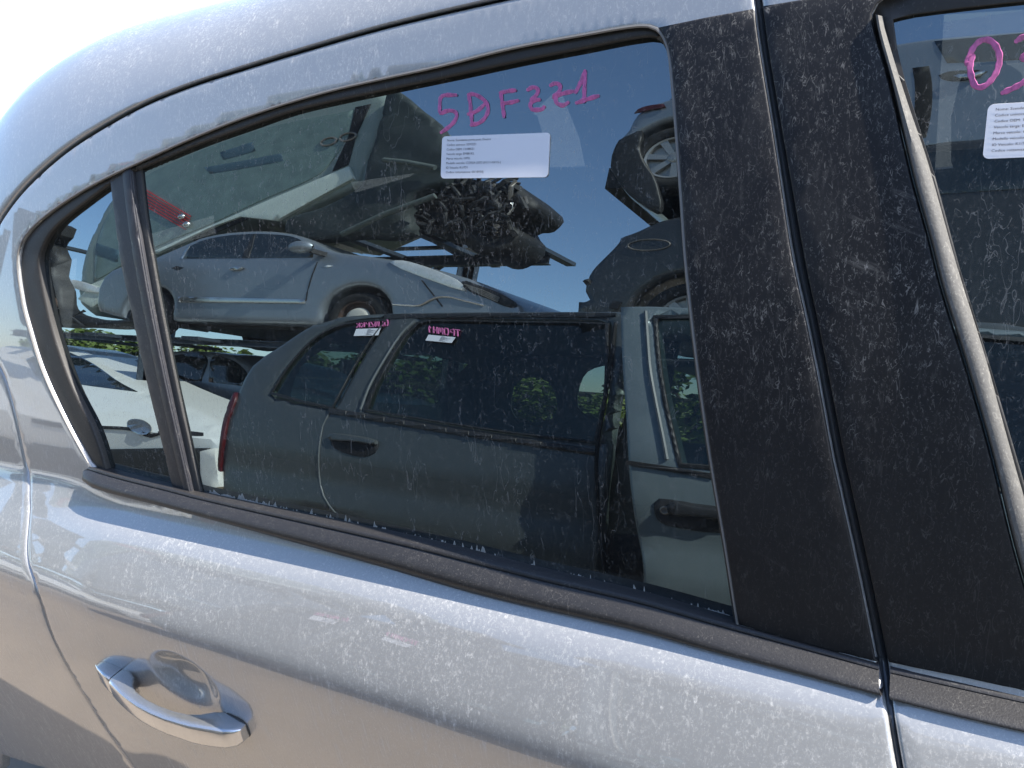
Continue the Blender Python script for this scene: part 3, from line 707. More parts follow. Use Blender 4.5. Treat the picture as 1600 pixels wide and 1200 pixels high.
# ================================================================ across the aisle: the scrapyard seen mirrored in the glass
plane = lambda c: (lambda x, z: c+0*np.asarray(x, float)+0*np.asarray(z, float))
def shell(name, outline, F, W, mat, parent, holes=(), r=.045, grid=.07, crown=.05, far_holes=None, twin='mirror', skip=None, skipmat=None):
    """body: side sheet facing +y, its twin across the width, and a crowned skin between"""
    outline = dedupe(outline)
    if area2(outline) < 0: outline = outline[::-1]
    v, f = panel_data(outline, F, grid=grid, holes=holes, r=r, flange=0, outward=1)
    ym = np.mean([p[1] for p in v])-W/2
    def farside(y): return 2*ym-y if twin == 'mirror' else y-W
    n = len(v)
    v2, f2 = (v, f) if far_holes is None else panel_data(outline, F, grid=grid, holes=far_holes, r=r, flange=0, outward=1)
    V = v+[(p[0], farside(p[1]), p[2]) for p in v2]; Fc = list(f)+[tuple(i+n for i in q_[::-1]) for q_ in f2]
    L = np.array(outline); m = len(L); yn = F(L[:, 0], L[:, 1])-r
    b = len(V); cols = (0, .04, .15, .35, .5, .65, .85, .96, 1); zc = L[:, 1].mean()
    for t in cols:
        k = (1-(2*t-1)**2)*crown*.6+min(t, 1-t)*crown*.8
        for i in range(m):
            y0 = yn[i]; y1 = farside(y0); g_ = 1 if L[i, 1] > zc else 0
            V.append((L[i, 0], y0+(y1-y0)*t, L[i, 1]+k*g_*min(1, (L[i, 1]-zc)*3)))
    sk = []
    for j in range(len(cols)-1):
        for i in range(m):
            i2 = (i+1) % m; fq = (b+j*m+i, b+j*m+i2, b+(j+1)*m+i2, b+(j+1)*m+i)
            if skip and 2 <= j <= 5 and skip(L[i, 0], L[i, 1]): sk.append(fq)
            else: Fc.append(fq)
    if sk:
        ids = sorted({i for q_ in sk for i in q_}); mp_ = {k: i for i, k in enumerate(ids)}
        mesh('rear_screen', [V[i] for i in ids], [tuple(mp_[i] for i in q_) for q_ in sk], M[skipmat], parent)
    o = mesh(name, V, Fc, mat, parent)
    bm = bmesh.new(); bm.from_mesh(o.data); bmesh.ops.remove_doubles(bm, verts=bm.verts, dist=2e-4); bmesh.ops.recalc_face_normals(bm, faces=bm.faces); bm.to_mesh(o.data); bm.free()
    o.data.polygons.foreach_set('use_smooth', [True]*len(o.data.polygons))
    try: o.data.set_sharp_from_angle(angle=math.radians(50))
    except Exception: pass
    return o
def deco(name, poly, F, mat, parent, off=.006, r=.003, grid=.08, flange=.01, **k):
    return panel(name, poly, mat, parent, F=F, off=off, r=r, grid=grid, flange=flange, outward=1, **k)
def arcpts(cx_, cz_, r, a0, a1, n=16): return [(cx_+r*math.cos(math.radians(a)), cz_+r*math.sin(math.radians(a))) for a in np.linspace(a0, a1, n)]
def wheel(c, parent, R_=.31, w=.19, side=1, rim='rim', spokes=7, hub=None):
    """axis along y; side=+1 faces our car"""
    x, y, z = c
    root = bpy.data.objects.new('wheel', None); COL.objects.link(root); root.parent = parent; root.location = Vector(c)-origin(parent); root.empty_display_size = .1
    a = Vector((0, side, 0)); Rr = R_*.66
    MB().lathe(c, a, [(-w, Rr), (-w*.95, R_*.96), (-w*.85, R_), (-w*.15, R_), (-w*.03, R_*.965), (.004, R_*.88), (.003, Rr*1.07), (-.012, Rr*1.0), (-w*.9, Rr)], 36).build('tyre', M['tyre'], root, True)
    rb = MB().lathe(c, a, [(-.011, Rr*1.0), (-.004, Rr*.97), (-.010, Rr*.9), (-.05, Rr*.86), (-.055, Rr*.3), (-.02, Rr*.26), (-.012, Rr*.2), (-.012, .001)], 36)
    rb.build('rim', M[rim], root, True)
    if hub: MB().lathe(c, a, [(-.03, Rr*.62), (-.008, Rr*.56), (.002, Rr*.4), (.004, .001)], 28).build('hub_cap', M[hub], root, True)
    else:
        sp = MB()
        for k in range(spokes):
            t = 2*math.pi*k/spokes+.3; d = Vector((math.cos(t), 0, math.sin(t))); p0 = Vector(c)+a*(-.018)+d*Rr*.18; p1 = Vector(c)+a*(-.012)+d*Rr*.93
            e = Vector((-math.sin(t), 0, math.cos(t)))
            w0, w1_ = Rr*.10, Rr*.13
            sp.add([p0-e*w0, p0+e*w0, p1+e*w1_, p1-e*w1_, p0-e*w0-a*.03, p0+e*w0-a*.03, p1+e*w1_-a*.03, p1-e*w1_-a*.03], [(0, 1, 2, 3), (7, 6, 5, 4), (0, 4, 5, 1), (2, 6, 7, 3), (1, 5, 6, 2), (0, 3, 7, 4)])
        sp.build('spokes', M[rim], root)
    return root
def seat(parent, x, y, z, mat='seatcloth'):
    s = MB()
    s.box((x, y, z+.08), (.48, .48, .16)); o = None
    b = MB(); st = [(x-.20, z+.10, .22, .06), (x-.24, z+.30, .23, .065), (x-.29, z+.52, .20, .05), (x-.31, z+.60, .16, .04)]
    n = 14; v = []; f = []
    for (cx_, cz_, hw, ht) in st:
        for k in range(n):
            a = 2*math.pi*k/n; ca, sa = math.cos(a), math.sin(a)
            v.append((cx_+ht*math.copysign(abs(ca)**.6, ca), y+hw*math.copysign(abs(sa)**.5, sa), cz_))
    for i in range(3):
        for k in range(n): k2 = (k+1) % n; f.append((i*n+k, i*n+k2, (i+1)*n+k2, (i+1)*n+k))
    f.append(tuple((3*n)+k for k in range(n))); b.add(v, f)
    h = MB(); n2 = 12; v = []; f = []
    for (dz, hw, ht) in ((.66, .08, .03), (.68, .12, .05), (.76, .13, .055), (.82, .12, .045), (.84, .07, .02)):
        for k in range(n2):
            a = 2*math.pi*k/n2; ca, sa = math.cos(a), math.sin(a); v.append((x-.32+ht*math.copysign(abs(ca)**.6, ca), y+hw*math.copysign(abs(sa)**.5, sa), z+dz))
    for i in range(4):
        for k in range(n2): k2 = (k+1) % n2; f.append((i*n2+k, i*n2+k2, (i+1)*n2+k2, (i+1)*n2+k))
    f.append(tuple(4*n2+k for k in range(n2))); h.add(v, f)
    b.tube([(x-.32, y-.05, z+.58), (x-.32, y-.05, z+.70)], .006, 6).tube([(x-.32, y+.05, z+.58), (x-.32, y+.05, z+.70)], .006, 6)
    s.v += []; 
    so_ = bpy.data.objects.new('seat', None); COL.objects.link(so_); so_.parent = parent; so_.location = Vector((x, y, z))-origin(parent)
    s.build('seat_cushion', M[mat], so_); b.build('seat_back', M[mat], so_, True); h.build('headrest', M[mat], so_, True)

# ---- the dark grey hatchback right behind us
ND = 1.158
def NS(x, z):
    z = np.asarray(z, float); x = np.asarray(x, float)
    return -ND-.30*np.maximum(z-.93, 0)-.12*np.maximum(z-.93, 0)**2+.030*(1-sstep(.78, .93, z))+.035*(1-sstep(.60, .70, z))-.05*(1-sstep(.2, .45, z))-.10*np.maximum(-1.55-x, 0)**2
ncar = empty('dark_hatchback', (-.3, -1.95, 0), 'dark grey hatchback with its front door ajar parked across the aisle', 'car', 'cars reflected in the door glass')
top_px = [(344, 790), (343, 722), (349, 662), (368, 612), (390, 570), (431, 541), (487, 505), (525, 494), (600, 488), (700, 486), (820, 485), (964, 485)]
o1 = RX(smooth_line(top_px, 20), NS)
xr_ = o1[0][0]; rt = o1[-1][1]
zb = .22
rw, fw = (xr_+.46, .27), (xr_+.46+2.5, .27)
npoly = [(xr_+.02, .42), (xr_, .55)]+o1[1:]+[(-.2, rt+.005), (.15, rt-.02), (.45, rt-.10), (.75, rt-.25), (.98, rt-.42), (1.15, .93), (1.45, .86), (1.62, .74), (1.68, .55), (1.66, .32), (fw[0]+.36, .24)]+arcpts(fw[0], .27, .300, -8, 188, 18)+[(fw[0]-.36, zb), (rw[0]+.36, zb)]+arcpts(rw[0], .27, .300, -8, 188, 18)+[(rw[0]-.36, .27)]
qwin = [(424, 614, 1), (450, 573), (490, 530), (530, 509), (568, 502), (603, 500, 1), (580, 530), (552, 575), (519, 637, 1), (470, 627)]
dwin = [(572, 640, 1), (585, 605), (610, 560), (634, 523), (653, 505), (668, 501), (800, 503), (900, 504), (948, 506, 1), (948, 560), (945, 620), (930, 690, 1), (800, 676), (680, 658)]
fopen = RX([(971, 503), (1300, 520)], NS)
fx0 = RX([(948, 600)], NS)[0][0]+.055
frontopen = [(fx0, .34), (fx0, .9), (fx0-.02, 1.30), (fx0+.03, 1.335), (.35, 1.29), (.62, 1.14), (.84, .95), (.86, .5), (.70, .34)]
qh = RX(smooth_line(qwin, 10), NS); dh = RX(smooth_line(dwin, 14), NS)
FFAR = plane(-2.70)
fh_ = [RX(smooth_line(h_, 12, True), FFAR) for h_ in ([(596, 625), (612, 575), (640, 552), (690, 556), (700, 580), (690, 632), (640, 640)], [(795, 652), (802, 606), (820, 592), (858, 596), (866, 630), (850, 655)], [(905, 645), (915, 590), (960, 572), (1100, 560), (1150, 600), (1150, 690)])]
shell('body', npoly, NS, 1.58, M['npaint'], ncar, far_holes=fh_, skip=lambda x, z: x < xr_+.75 and .93 < z < 1.30, skipmat='thruglass', holes=[qh, dh, frontopen], r=.03, grid=.06, crown=.05)
def glassp(name, poly, F, parent, mat, off=-.008):
    v, f = panel_data(poly, F, off=off, grid=.1, r=0, flange=.004, outward=1); return mesh(name, v, f, mat, parent)
def grow(p, k):
    c = np.mean(p, 0); return [tuple(c+(np.array(a)-c)*k) for a in p]
def frame_ring(name, poly, F, mat, parent, k0=.975, k1=1.03, off=.004):
    deco(name, grow(poly, k1), F, mat, parent, off=off, holes=[grow(poly, k0)], r=.002, flange=.006, grid=.2)
glassp('quarter_window', grow(qh, 1.01), NS, ncar, M['thruglass']); frame_ring('window_frame', qh, NS, M['plastic'], ncar)
glassp('rear_window', grow(dh, 1.01), NS, ncar, M['thruglass']); frame_ring('window_frame', dh, NS, M['plastic'], ncar, .985, 1.018)
for poly in (qh, dh):
    ymid = -ND-.06-1.58/2
    pass
# pale bead down the sloping edge of the rear window
bead = RX(smooth_line([(566, 640), (580, 603), (606, 557), (630, 521), (650, 502)], 8), NS)
MB().tube([(x, float(NS(x, z))+.008, z) for x, z in bead], .004, 6).build('window_bead', M['worn_lip'], ncar, True)
deco('belt_strip', RX([(516, 637), (700, 668), (931, 702), (930, 711), (700, 677), (515, 645)], NS), NS, M['moulding'], ncar, off=.012, r=.005)
# roof gutter strip
deco('roof_strip', RX(smooth_line([(600, 491), (800, 489), (962, 489), (962, 495), (800, 495), (600, 498)], 30), NS), NS, M['plastic'], ncar, off=.004)
# rear door shut lines as dark grooves with a pale worn lip
def groove(name, px, F, mat, parent, r=.0035, off=.001, **k):
    L = RX(smooth_line(px, 12), F); return MB().tube([(x, float(F(x, z))+off, z) for x, z in L], r, 6).build(name, mat, parent, True)
groove('door_seam', [(517, 642), (505, 665), (499, 700), (499, 740), (506, 775), (525, 802), (560, 835)], NS, M['worn_lip'], ncar, .0028)
groove('door_seam', [(962, 505), (950, 600), (933, 705), (934, 780), (940, 850), (950, 950)], NS, M['black'], ncar, .005)
# handle recess and flap of the rear door
hr = RX(smooth_line([(516, 688), (520, 679), (560, 682), (588, 689), (592, 698), (586, 708), (570, 714), (545, 710), (522, 700)], 6, True), NS)
deco('door_handle_recess', hr, NS, M['black'], ncar, off=.002, r=.001, flange=.002)
hb = RX(smooth_line([(517, 683), (520, 677), (560, 681), (590, 688), (591, 694), (560, 690), (520, 687)], 6, True), NS)
deco('door_handle', hb, NS, M['npaint'], ncar, off=.022, r=.006, flange=.02)
# tail lamp wraps the rear corner
tl = RX(smooth_line([(368, 613), (352, 655), (345, 700), (343, 735), (346, 737), (350, 700), (358, 660), (371, 622)], 8, True), NS)
deco('tail_lamp', tl, NS, M['red'], ncar, off=.010, r=.004, flange=.03, grid=.03)
# front door standing ajar
xe0 = RX([(975, 600)], plane(-ND+.10))[0][0]
def ND2(x, z): return NS(x, z)+.14*(1-(np.asarray(x, float)-xe0)/1.15)
fd_px = [(968, 479, 1), (1010, 478), (1090, 481), (1200, 487, 1)]
dl = RX(smooth_line(fd_px, 20), ND2)
el = RX(smooth_line([(1003, 930), (1003, 885), (988, 800), (981, 740), (976, 650), (970, 560), (968, 479)], 16), ND2)
fdo = el+dl[1:]+[(.40, dl[-1][1]-.05), (.66, 1.10), (.86, .92), (.88, .45), (.74, .33), (el[0][0]+.05, .33)]
fwin = RX([(1024, 494, 1), (1100, 494), (1200, 498, 1)], ND2)
fwin = RX(smooth_line([(1062, 727, 1), (1046, 660), (1033, 590), (1027, 540), (1024, 495, 1)], 12), ND2)+fwin[1:]+[(.36, fwin[-1][1]-.05), (.60, 1.08), (.72, .965)]
nfd = panel('front_door', fdo, M['ndoor'], ncar, F=ND2, outward=1, holes=[fwin], grid=.06, r=.01, flange=.05)
glassp('window_glass', grow(fwin, 1.01), ND2, nfd, M['thruglass'])
frame_ring('window_frame', fwin, ND2, M['plastic'], nfd, .97, 1.025)
deco('belt_strip', RX([(980, 719), (1060, 731), (1115, 740), (1115, 748), (1060, 738), (980, 726)], ND2), ND2, M['moulding'], nfd, off=.012, r=.005)
wl = RX(smooth_line([(1010, 487), (1013, 530), (1017, 580), (1028, 640), (1043, 718)], 12), ND2)
MB().tube([(x, float(ND2(x, z))+.006, z) for x, z in wl], .005, 6).build('window_bead', M['worn_lip'], nfd, True)
fh = RX(smooth_line([(1022, 786), (1030, 779), (1080, 786), (1130, 793), (1150, 800), (1150, 826), (1120, 832), (1070, 826), (1030, 814)], 6, True), ND2)
deco('door_handle_recess', fh, ND2, M['plastic'], nfd, off=.004, r=.002, flange=.004)
fh2 = RX(smooth_line([(1050, 784), (1090, 788), (1145, 798), (1145, 812), (1090, 805), (1050, 802)], 6, True), ND2)
deco('door_handle', fh2, ND2, M['plastic'], nfd, off=.030, r=.008, flange=.028)
lk = RX([(1040, 797)], ND2)[0]
MB().lathe((lk[0], float(ND2(*lk))+.003, lk[1]), (0, 1, 0), [(0, .012), (.004, .012), (.006, .009), (.0045, .006), (.0045, .0001)], 18).build('door_lock', M['alloy'], nfd, True)
# windscreen-side interior, seats, far side
seat(ncar, xr_+1.9, -1.60, .30); seat(ncar, xr_+1.9, -2.28, .30)
MB().box((xr_+1.5, -1.98, .27), (2.3, 1.3, .06)).build('floor_pan', M['plastic'], ncar)
MB().tube([(fx0+.06, -1.30, 1.25), (fx0+.05, -1.27, .9), (fx0+.07, -1.26, .42)], .02, 6).build('seat_belt', M['cloth'], ncar)
deco('centre_pillar', [(fx0-.02, .30), (fx0+.12, .30), (fx0+.09, 1.36), (fx0, 1.36)], lambda x, z: NS(x, z)-.05, M['plastic'], ncar, off=0)
for w_, sd in ((rw, 1), (fw, 1)): wheel((w_[0], -1.17, .28), ncar, R_=.28)
for w_ in (rw, fw): wheel((w_[0], -2.72, .28), ncar, R_=.28, side=-1)
# its stickers and marker codes (readable way round for someone standing in the aisle)
def ribbon2(name, strokes, F, r, mat, parent):
    m_ = MB()
    for s_ in strokes:
        L = RX(smooth_line(s_, 2.5) if len(s_) > 2 else s_, F); m_.tube([(x, float(F(x, z))-.001, z) for x, z in L], r, 5)
    return m_.build(name, mat, parent)
def hand(txt, p0, p1, h, sl=.2):
    """stroke letters laid right to left in the photo (the glass mirrors them)"""
    G = {'0': [[(0, .5), (.15, 1), (.6, 1), (.75, .5), (.6, 0), (.15, 0), (0, .5)]], 'L': [[(.1, 1), (.05, 0), (.65, 0)]], 'N': [[(0, 0), (.05, 1), (.6, 0), (.65, 1)]], '2': [[(0, .85), (.3, 1), (.6, .8), (.05, 0), (.7, .02)]],
         'R': [[(0, 0), (.05, 1), (.55, .95), (.55, .6), (.1, .5), (.65, 0)]], 'T': [[(0, 1), (.75, 1)], [(.38, 1), (.32, 0)]], 'P': [[(0, 0), (.05, 1), (.6, .9), (.55, .5), (.05, .45)]], 'W': [[(0, 1), (.15, 0), (.35, .7), (.55, 0), (.75, 1)]],
         'M': [[(0, 0), (.1, 1), (.35, .3), (.6, 1), (.7, 0)]], 'H': [[(0, 0), (.05, 1)], [(.6, 0), (.65, 1)], [(.05, .5), (.6, .5)]], '1': [[(.1, .7), (.4, 1), (.35, 0)]], 'E': [[(.6, 1), (.05, 1), (0, 0), (.6, 0)], [(.03, .5), (.5, .5)]], '9': [[(.6, .6), (.3, .45), (.05, .7), (.3, 1), (.6, .85), (.55, 0)]], 'S': [[(.6, .9), (.3, 1), (.05, .75), (.55, .35), (.3, 0), (0, .1)]]}
    out = []; n = len(txt)
    for i, ch in enumerate(txt):
        for s_ in G[ch]:
            out.append([(p0[0]+(p1[0]-p0[0])*(i+a)/n, p0[1]+(p1[1]-p0[1])*(i+a)/n-b_*h) for a, b_ in s_])
    return out
ribbon2('marker_writing', hand('0LN2PRR', (606, 509), (554, 512), 9), NS, .0028, M['marker'], ncar)
ribbon2('marker_writing', hand('TPOMH1'.replace('O', '0'), (718, 526), (665, 519), 10), NS, .0028, M['marker'], ncar)
def sticker2(px, label):
    P = RX(px, NS); c = np.mean(P, 0)
    rt_ = empty('part_sticker', (c[0], float(NS(*c)), c[1]-.02), label, 'sticker', 'small stickers on the dark hatchback')
    v = [(x, float(NS(x, z))+.0005, z) for x, z in P]; v += [(a, b+.001, c_) for a, b, c_ in v]
    mesh('paper', v, [(4, 5, 6, 7), (0, 1, 5, 4), (1, 2, 6, 5), (2, 3, 7, 6), (3, 0, 4, 7)], M['paper'], rt_, False)
    A = np.array(P); q_ = lambda u, w: tuple(A[0]*(1-u)*(1-w)+A[1]*u*(1-w)+A[2]*u*w+A[3]*(1-u)*w)
    li = MB()
    for k in range(7):
        s0_, s1_ = .5, .62+.3*((k*37) % 5)/5; w0 = .1+k*.12
        pts = [q_(s0_, w0), q_(s1_, w0), q_(s1_, w0+.045), q_(s0_, w0+.045)]
        li.add([(x, float(NS(x, z))+.0019, z) for x, z in pts], [(0, 1, 2, 3)])
    li.build('printed_lines', M['ink'], rt_)
sticker2([(557, 514), (595, 513), (591, 524), (553, 525)], 'small white sticker on the rear quarter window of the dark hatchback')
sticker2([(670, 523), (712, 527), (706, 536), (665, 532)], 'small white sticker on the rear door window of the dark hatchback')

# ---- cars on the rack
def side_glass(name, px, F, parent, mat='darkglass', **k): return deco(name, RX(smooth_line(px, 8, True), F), F, M[mat], parent, **k)
YA = -4.2
def FA(x, z):
    z = np.asarray(z, float); x = np.asarray(x, float)
    return YA-.28*np.maximum(z-2.72, 0)+.02*sstep(2.7, 2.5, z)-.22*np.maximum(x+3.35, 0)**2
Zx = lambda pts, k, x0, y0: [(a*k+x0, b*k+y0)+tuple(c) for a, b, *c in pts]
rwA, fwA = RX([(228, 492)], FA)[0], RX([(553, 492)], FA)[0]
zA = (rwA[1]+fwA[1])/2; deckA = zA-.31
scar = empty('silver_saloon', ((rwA[0]+fwA[0])/2, YA-.85, deckA), 'silver saloon standing on the lower rack level, nose to the right in the reflection', 'car', 'cars reflected in the door glass')
roofA = RX(smooth_line(Zx([(480, 240), (560, 205), (760, 165), (1000, 150), (1200, 160), (1340, 190), (1440, 230), (1600, 308)], .2, 200, 330)+Zx([(240, 312), (500, 348), (700, 388), (900, 438), (1150, 515), (1300, 585), (1400, 640), (1470, 700)], .2125, 500, 330), 10), FA)
nose = roofA[-1]
polyA = [(rwA[0]-.80, zA+.02), (rwA[0]-.86, zA+.35), (rwA[0]-.80, zA+.60), (rwA[0]-.55, zA+.70), (rwA[0]-.20, zA+.76)]+roofA+[(nose[0]+.03, nose[1]-.10), (nose[0], zA-.02), (nose[0]-.12, zA-.12), (fwA[0]+.38, zA-.10)]+arcpts(fwA[0], zA+.02, .36, -15, 195, 20)+[(fwA[0]-.40, zA-.10), (rwA[0]+.40, zA-.10)]+arcpts(rwA[0], zA+.02, .36, -15, 195, 20)+[(rwA[0]-.38, zA-.08)]
shell('body', polyA, FA, 1.66, M['silver'], scar, r=.05, grid=.09, crown=.012)
side_glass('side_window', Zx([(425, 370, 1), (455, 315), (490, 272), (560, 238), (700, 202), (900, 180), (1100, 180), (1290, 200), (1400, 260), (1450, 325), (1445, 362, 1), (900, 368)], .2, 200, 330), FA, scar)
side_glass('quarter_bead', Zx([(414, 368), (440, 320), (475, 272), (485, 274), (455, 325), (428, 372)], .2, 200, 330), FA, scar, 'chrome', off=.010)
deco('window_post', RX(Zx([(895, 368), (960, 230), (985, 180), (1000, 180), (975, 290), (950, 368)], .2, 200, 330), FA), FA, M['plastic'], scar, off=.012)
side_glass('door_handle', Zx([(805, 455), (820, 440), (900, 436), (912, 446), (870, 462), (820, 468)], .2, 200, 330), FA, scar, 'chrome', off=.03, flange=.03)
deco('door_handle_recess', RX(Zx([(830, 428), (910, 425), (912, 440), (840, 445)], .2, 200, 330), FA), FA, M['black'], scar, off=.002)
side_glass('fuel_flap', Zx([(338, 445), (380, 428), (438, 442), (390, 464)], .2, 200, 330), FA, scar, 'plastic', off=.004)
side_glass('side_trim', Zx([(400, 668, 1), (1390, 690, 1), (1390, 722, 1), (410, 712, 1)], .2, 200, 330), FA, scar, 'chrome', off=.02, flange=.02)
deco('sill_panel', RX(Zx([(410, 735), (1385, 760), (1385, 830), (410, 790)], .2, 200, 330), FA), FA, M['plastic'], scar, off=-.004)
side_glass('indicator_lamp', Zx([(1520, 432), (1560, 422), (1600, 428), (1560, 440)], .2, 200, 330), FA, scar, 'lens', off=.006)
for gl in ([(1480, 400), (1440, 500), (1400, 640), (1392, 700)],):
    L = RX(smooth_line(Zx(gl, .2, 200, 330), 8), FA); MB().tube([(x, float(FA(x, z))+.001, z) for x, z in L], .006, 6).build('door_seam', M['black'], scar, True)
mp = RX([(472, 386)], plane(YA+.16))[0]
mr = MB(); nn = 14; v = []; f = []
for (dx, ry, rz) in ((-.13, .02, .03), (-.11, .05, .055), (-.04, .075, .075), (.05, .07, .075), (.10, .04, .05), (.12, .01, .02)):
    for k in range(nn): a = 2*math.pi*k/nn; v.append((mp[0]+dx, YA+.16+ry*math.cos(a), mp[1]+rz*math.sin(a)))
for i in range(5):
    for k in range(nn): k2 = (k+1) % nn; f.append((i*nn+k, i*nn+k2, (i+1)*nn+k2, (i+1)*nn+k))
mr.add(v, f); mirr = mr.build('door_mirror', M['silver'], scar, True)
MB().beam((mp[0]+.06, YA+.14, mp[1]-.03), (mp[0]+.14, YA-.03, mp[1]-.05), .04, .05).build('mirror_arm', M['plastic'], mirr)
side_glass('headlamp', Zx([(512, 376, 1), (560, 362), (620, 364), (760, 402), (900, 455), (1010, 505), (1060, 545), (1080, 590, 1), (1000, 572), (850, 520), (700, 465), (600, 425)], .2125, 500, 330), FA, scar, 'lens', off=.012)
side_glass('grille', Zx([(1045, 520), (1160, 542), (1300, 592), (1400, 645), (1455, 700), (1370, 702), (1250, 650), (1100, 590)], .2125, 500, 330), FA, scar, 'plastic', off=.012)
for k in range(4):
    L = RX(Zx([(1070+k*14, 540+k*12), (1200, 582+k*12), (1330-k*4, 640+k*10)], .2125, 500, 330), FA); MB().tube([(x, float(FA(x, z))+.018, z) for x, z in L], .006, 5).build('grille_bar', M['alloy'], scar, True)
L = RX(smooth_line(Zx([(540, 684), (640, 690), (740, 690), (820, 650), (880, 630), (960, 630), (1080, 660), (1210, 692)], .2125, 500, 330), 6), FA)
MB().tube([(x, float(FA(x, z))+.006, z) for x, z in L], .014, 6).build('bumper_strip', M['chrome'], scar, True)
L = RX(smooth_line(Zx([(750, 510), (830, 610), (900, 700)], .2125, 500, 330), 8), FA)
MB().tube([(x, float(FA(x, z))+.001, z) for x, z in L], .007, 6).build('bumper_seam', M['black'], scar, True)
for w_, s_ in ((rwA, 1), (fwA, 1)): wheel((w_[0], YA-.01, zA), scar, R_=.305, side=1, rim='rust', hub='hub')
for w_ in (rwA, fwA): wheel((w_[0], YA-1.62, zA), scar, R_=.305, side=-1, rim='rust', hub='hub')
MB().box(((rwA[0]+fwA[0])/2, YA-.85, zA-.06), (2.2, 1.3, .16)).build('underbody', M['plastic'], scar)

# dark car with stripped nose, same level, further right
FD = plane(YA+.25)
wD = RX([(1078, 508)], FD)[0]
dcar = empty('stripped_dark_car', (wD[0]+1.2, YA-.6, deckA), 'charcoal car on the lower rack level with its bumper torn off', 'car', 'cars reflected in the door glass')
ol = RX(smooth_line(Zx([(0, 1140, 1), (0, 1100, 1), (60, 1092), (38, 1050), (60, 965), (95, 915), (130, 880), (190, 820), (215, 790), (220, 765, 1), (300, 738), (380, 702), (450, 675), (540, 655), (620, 645)], .3, 900, 140), 8), FD)
zD = deckA+.32
def arc2(c, r): return arcpts(c[0], c[1], r, -15, 195, 20)
pD = [(ol[0][0], ol[0][1]-.12)]+ol+[(wD[0]+.45, ol[-1][1]+.03), (wD[0]+.80, ol[-1][1]+.35), (wD[0]+1.3, ol[-1][1]+.52), (wD[0]+2.4, ol[-1][1]+.50), (wD[0]+3.1, ol[-1][1]+.1), (wD[0]+3.3, zD+.3), (wD[0]+3.25, zD-.1), (wD[0]+2.95, zD-.1)]+arc2((wD[0]+2.55, zD), .37)+[(wD[0]+2.15, zD-.1), (wD[0]+.42, zD-.1)]+arc2((wD[0], zD), .40)+[(wD[0]-.42, zD-.05)]
shell('body', pD, FD, 1.6, M['darkcar'], dcar, r=.05, grid=.1, crown=.04)
deco('side_window', [(wD[0]+.75, ol[-1][1]+.05), (wD[0]+1.2, ol[-1][1]+.42), (wD[0]+2.2, ol[-1][1]+.42), (wD[0]+2.5, ol[-1][1]+.08)], FD, M['darkglass'], dcar, off=.006)
er = RX([(1014, 383)], FD)[0]
MB().tube([(er[0]+.14*math.cos(a), YA+.258, er[1]+.052*math.sin(a)) for a in np.linspace(0, 2*math.pi, 32)], .005, 6, False).build('badge_outline', M['alloy'], dcar, True)
for dx in (0, 2.55):
    wheel((wD[0]+dx, YA+.24, zD), dcar, R_=.325, side=1, spokes=9)
ra = MB(); rnd = random.Random(5)
for k in range(46):
    px_, py_ = rnd.uniform(905, 965), rnd.uniform(425, 480)
    if px_ < 915+(480-py_)*.2: px_ += 25
    q_ = RX([(px_, py_)], FD)[0]; a, b, c = rnd.uniform(.02, .09), rnd.uniform(.03, .2), rnd.uniform(.02, .08)
    ra.box((q_[0], YA+.22-rnd.uniform(0, .3), q_[1]), (a, b, c), Matrix.Rotation(rnd.uniform(0, 3), 3, Vector((rnd.random(), rnd.random(), rnd.random())).normalized()))
ra.build('torn_bumper_carrier', M['grease'], dcar)

# upper level: silver estate seen from its tail, doors further right
FU = plane(-4.0)
wU = RX([(1052, 243)], FU)[0]; deckB = wU[1]-.33
ucar = empty('silver_estate', (wU[0]+1.3, -4.8, deckB), 'silver car with grey bumper on the upper rack level above the torn dark car', 'car', 'cars reflected in the door glass')
ou = RX(smooth_line(Zx([(440, 640), (360, 612), (280, 560), (215, 480), (175, 405, 1), (182, 350), (205, 290), (215, 265), (270, 205), (290, 160), (310, 130), (350, 92), (400, 70), (470, 50)], .3, 900, 140), 8), FU)
ru = RX(smooth_line([(1403, 66), (1455, 58), (1600, 46)], 20), FU)
pU = ou+[(ou[-1][0]+.06, ou[-1][1]+.15), (ou[-1][0]+.22, ru[0][1]-.08)]+ru+[(ru[-1][0]+.9, ru[-1][1]-.05), (ru[-1][0]+1.4, ru[-1][1]-.35), (ru[-1][0]+2.3, wU[1]+.5), (ru[-1][0]+2.3, wU[1]-.1), (wU[0]+2.95, wU[1]-.1)]+arc2((wU[0]+2.55, wU[1]), .36)+[(wU[0]+2.2, wU[1]-.14), (wU[0]+.42, wU[1]-.14)]+arc2((wU[0], wU[1]+.02), .37)+[(wU[0]-.38, wU[1]-.2)]
shell('body', pU, FU, 1.7, M['silver'], ucar, r=.05, grid=.1, crown=.04)
bp = RX(smooth_line(Zx([(436, 636), (355, 605), (280, 552), (220, 475), (182, 402), (188, 350), (210, 292), (225, 265), (290, 235), (345, 215), (335, 290), (345, 350), (370, 400), (400, 440), (430, 520)], .3, 900, 140), 8, True), FU)
deco('rear_bumper', bp, FU, M['plastic'], ucar, off=.02, r=.015, flange=.05)
deco('tail_lamp', RX(smooth_line(Zx([(306, 128), (350, 95), (460, 80), (470, 95), (400, 108), (340, 122)], .3, 900, 140), 6, True), FU), FU, M['red'], ucar, off=.02)
dw = RX(Zx([(320, 258), (880, 208), (1300, 180), (1300, 350), (880, 372), (400, 395)], .25, 1380, 0), FU)
deco('side_window', dw, FU, M['darkglass'], ucar, off=.006)
L = RX(smooth_line(Zx([(288, 412), (305, 520), (305, 640), (290, 760), (268, 860)], .25, 1380, 0), 8), FU)
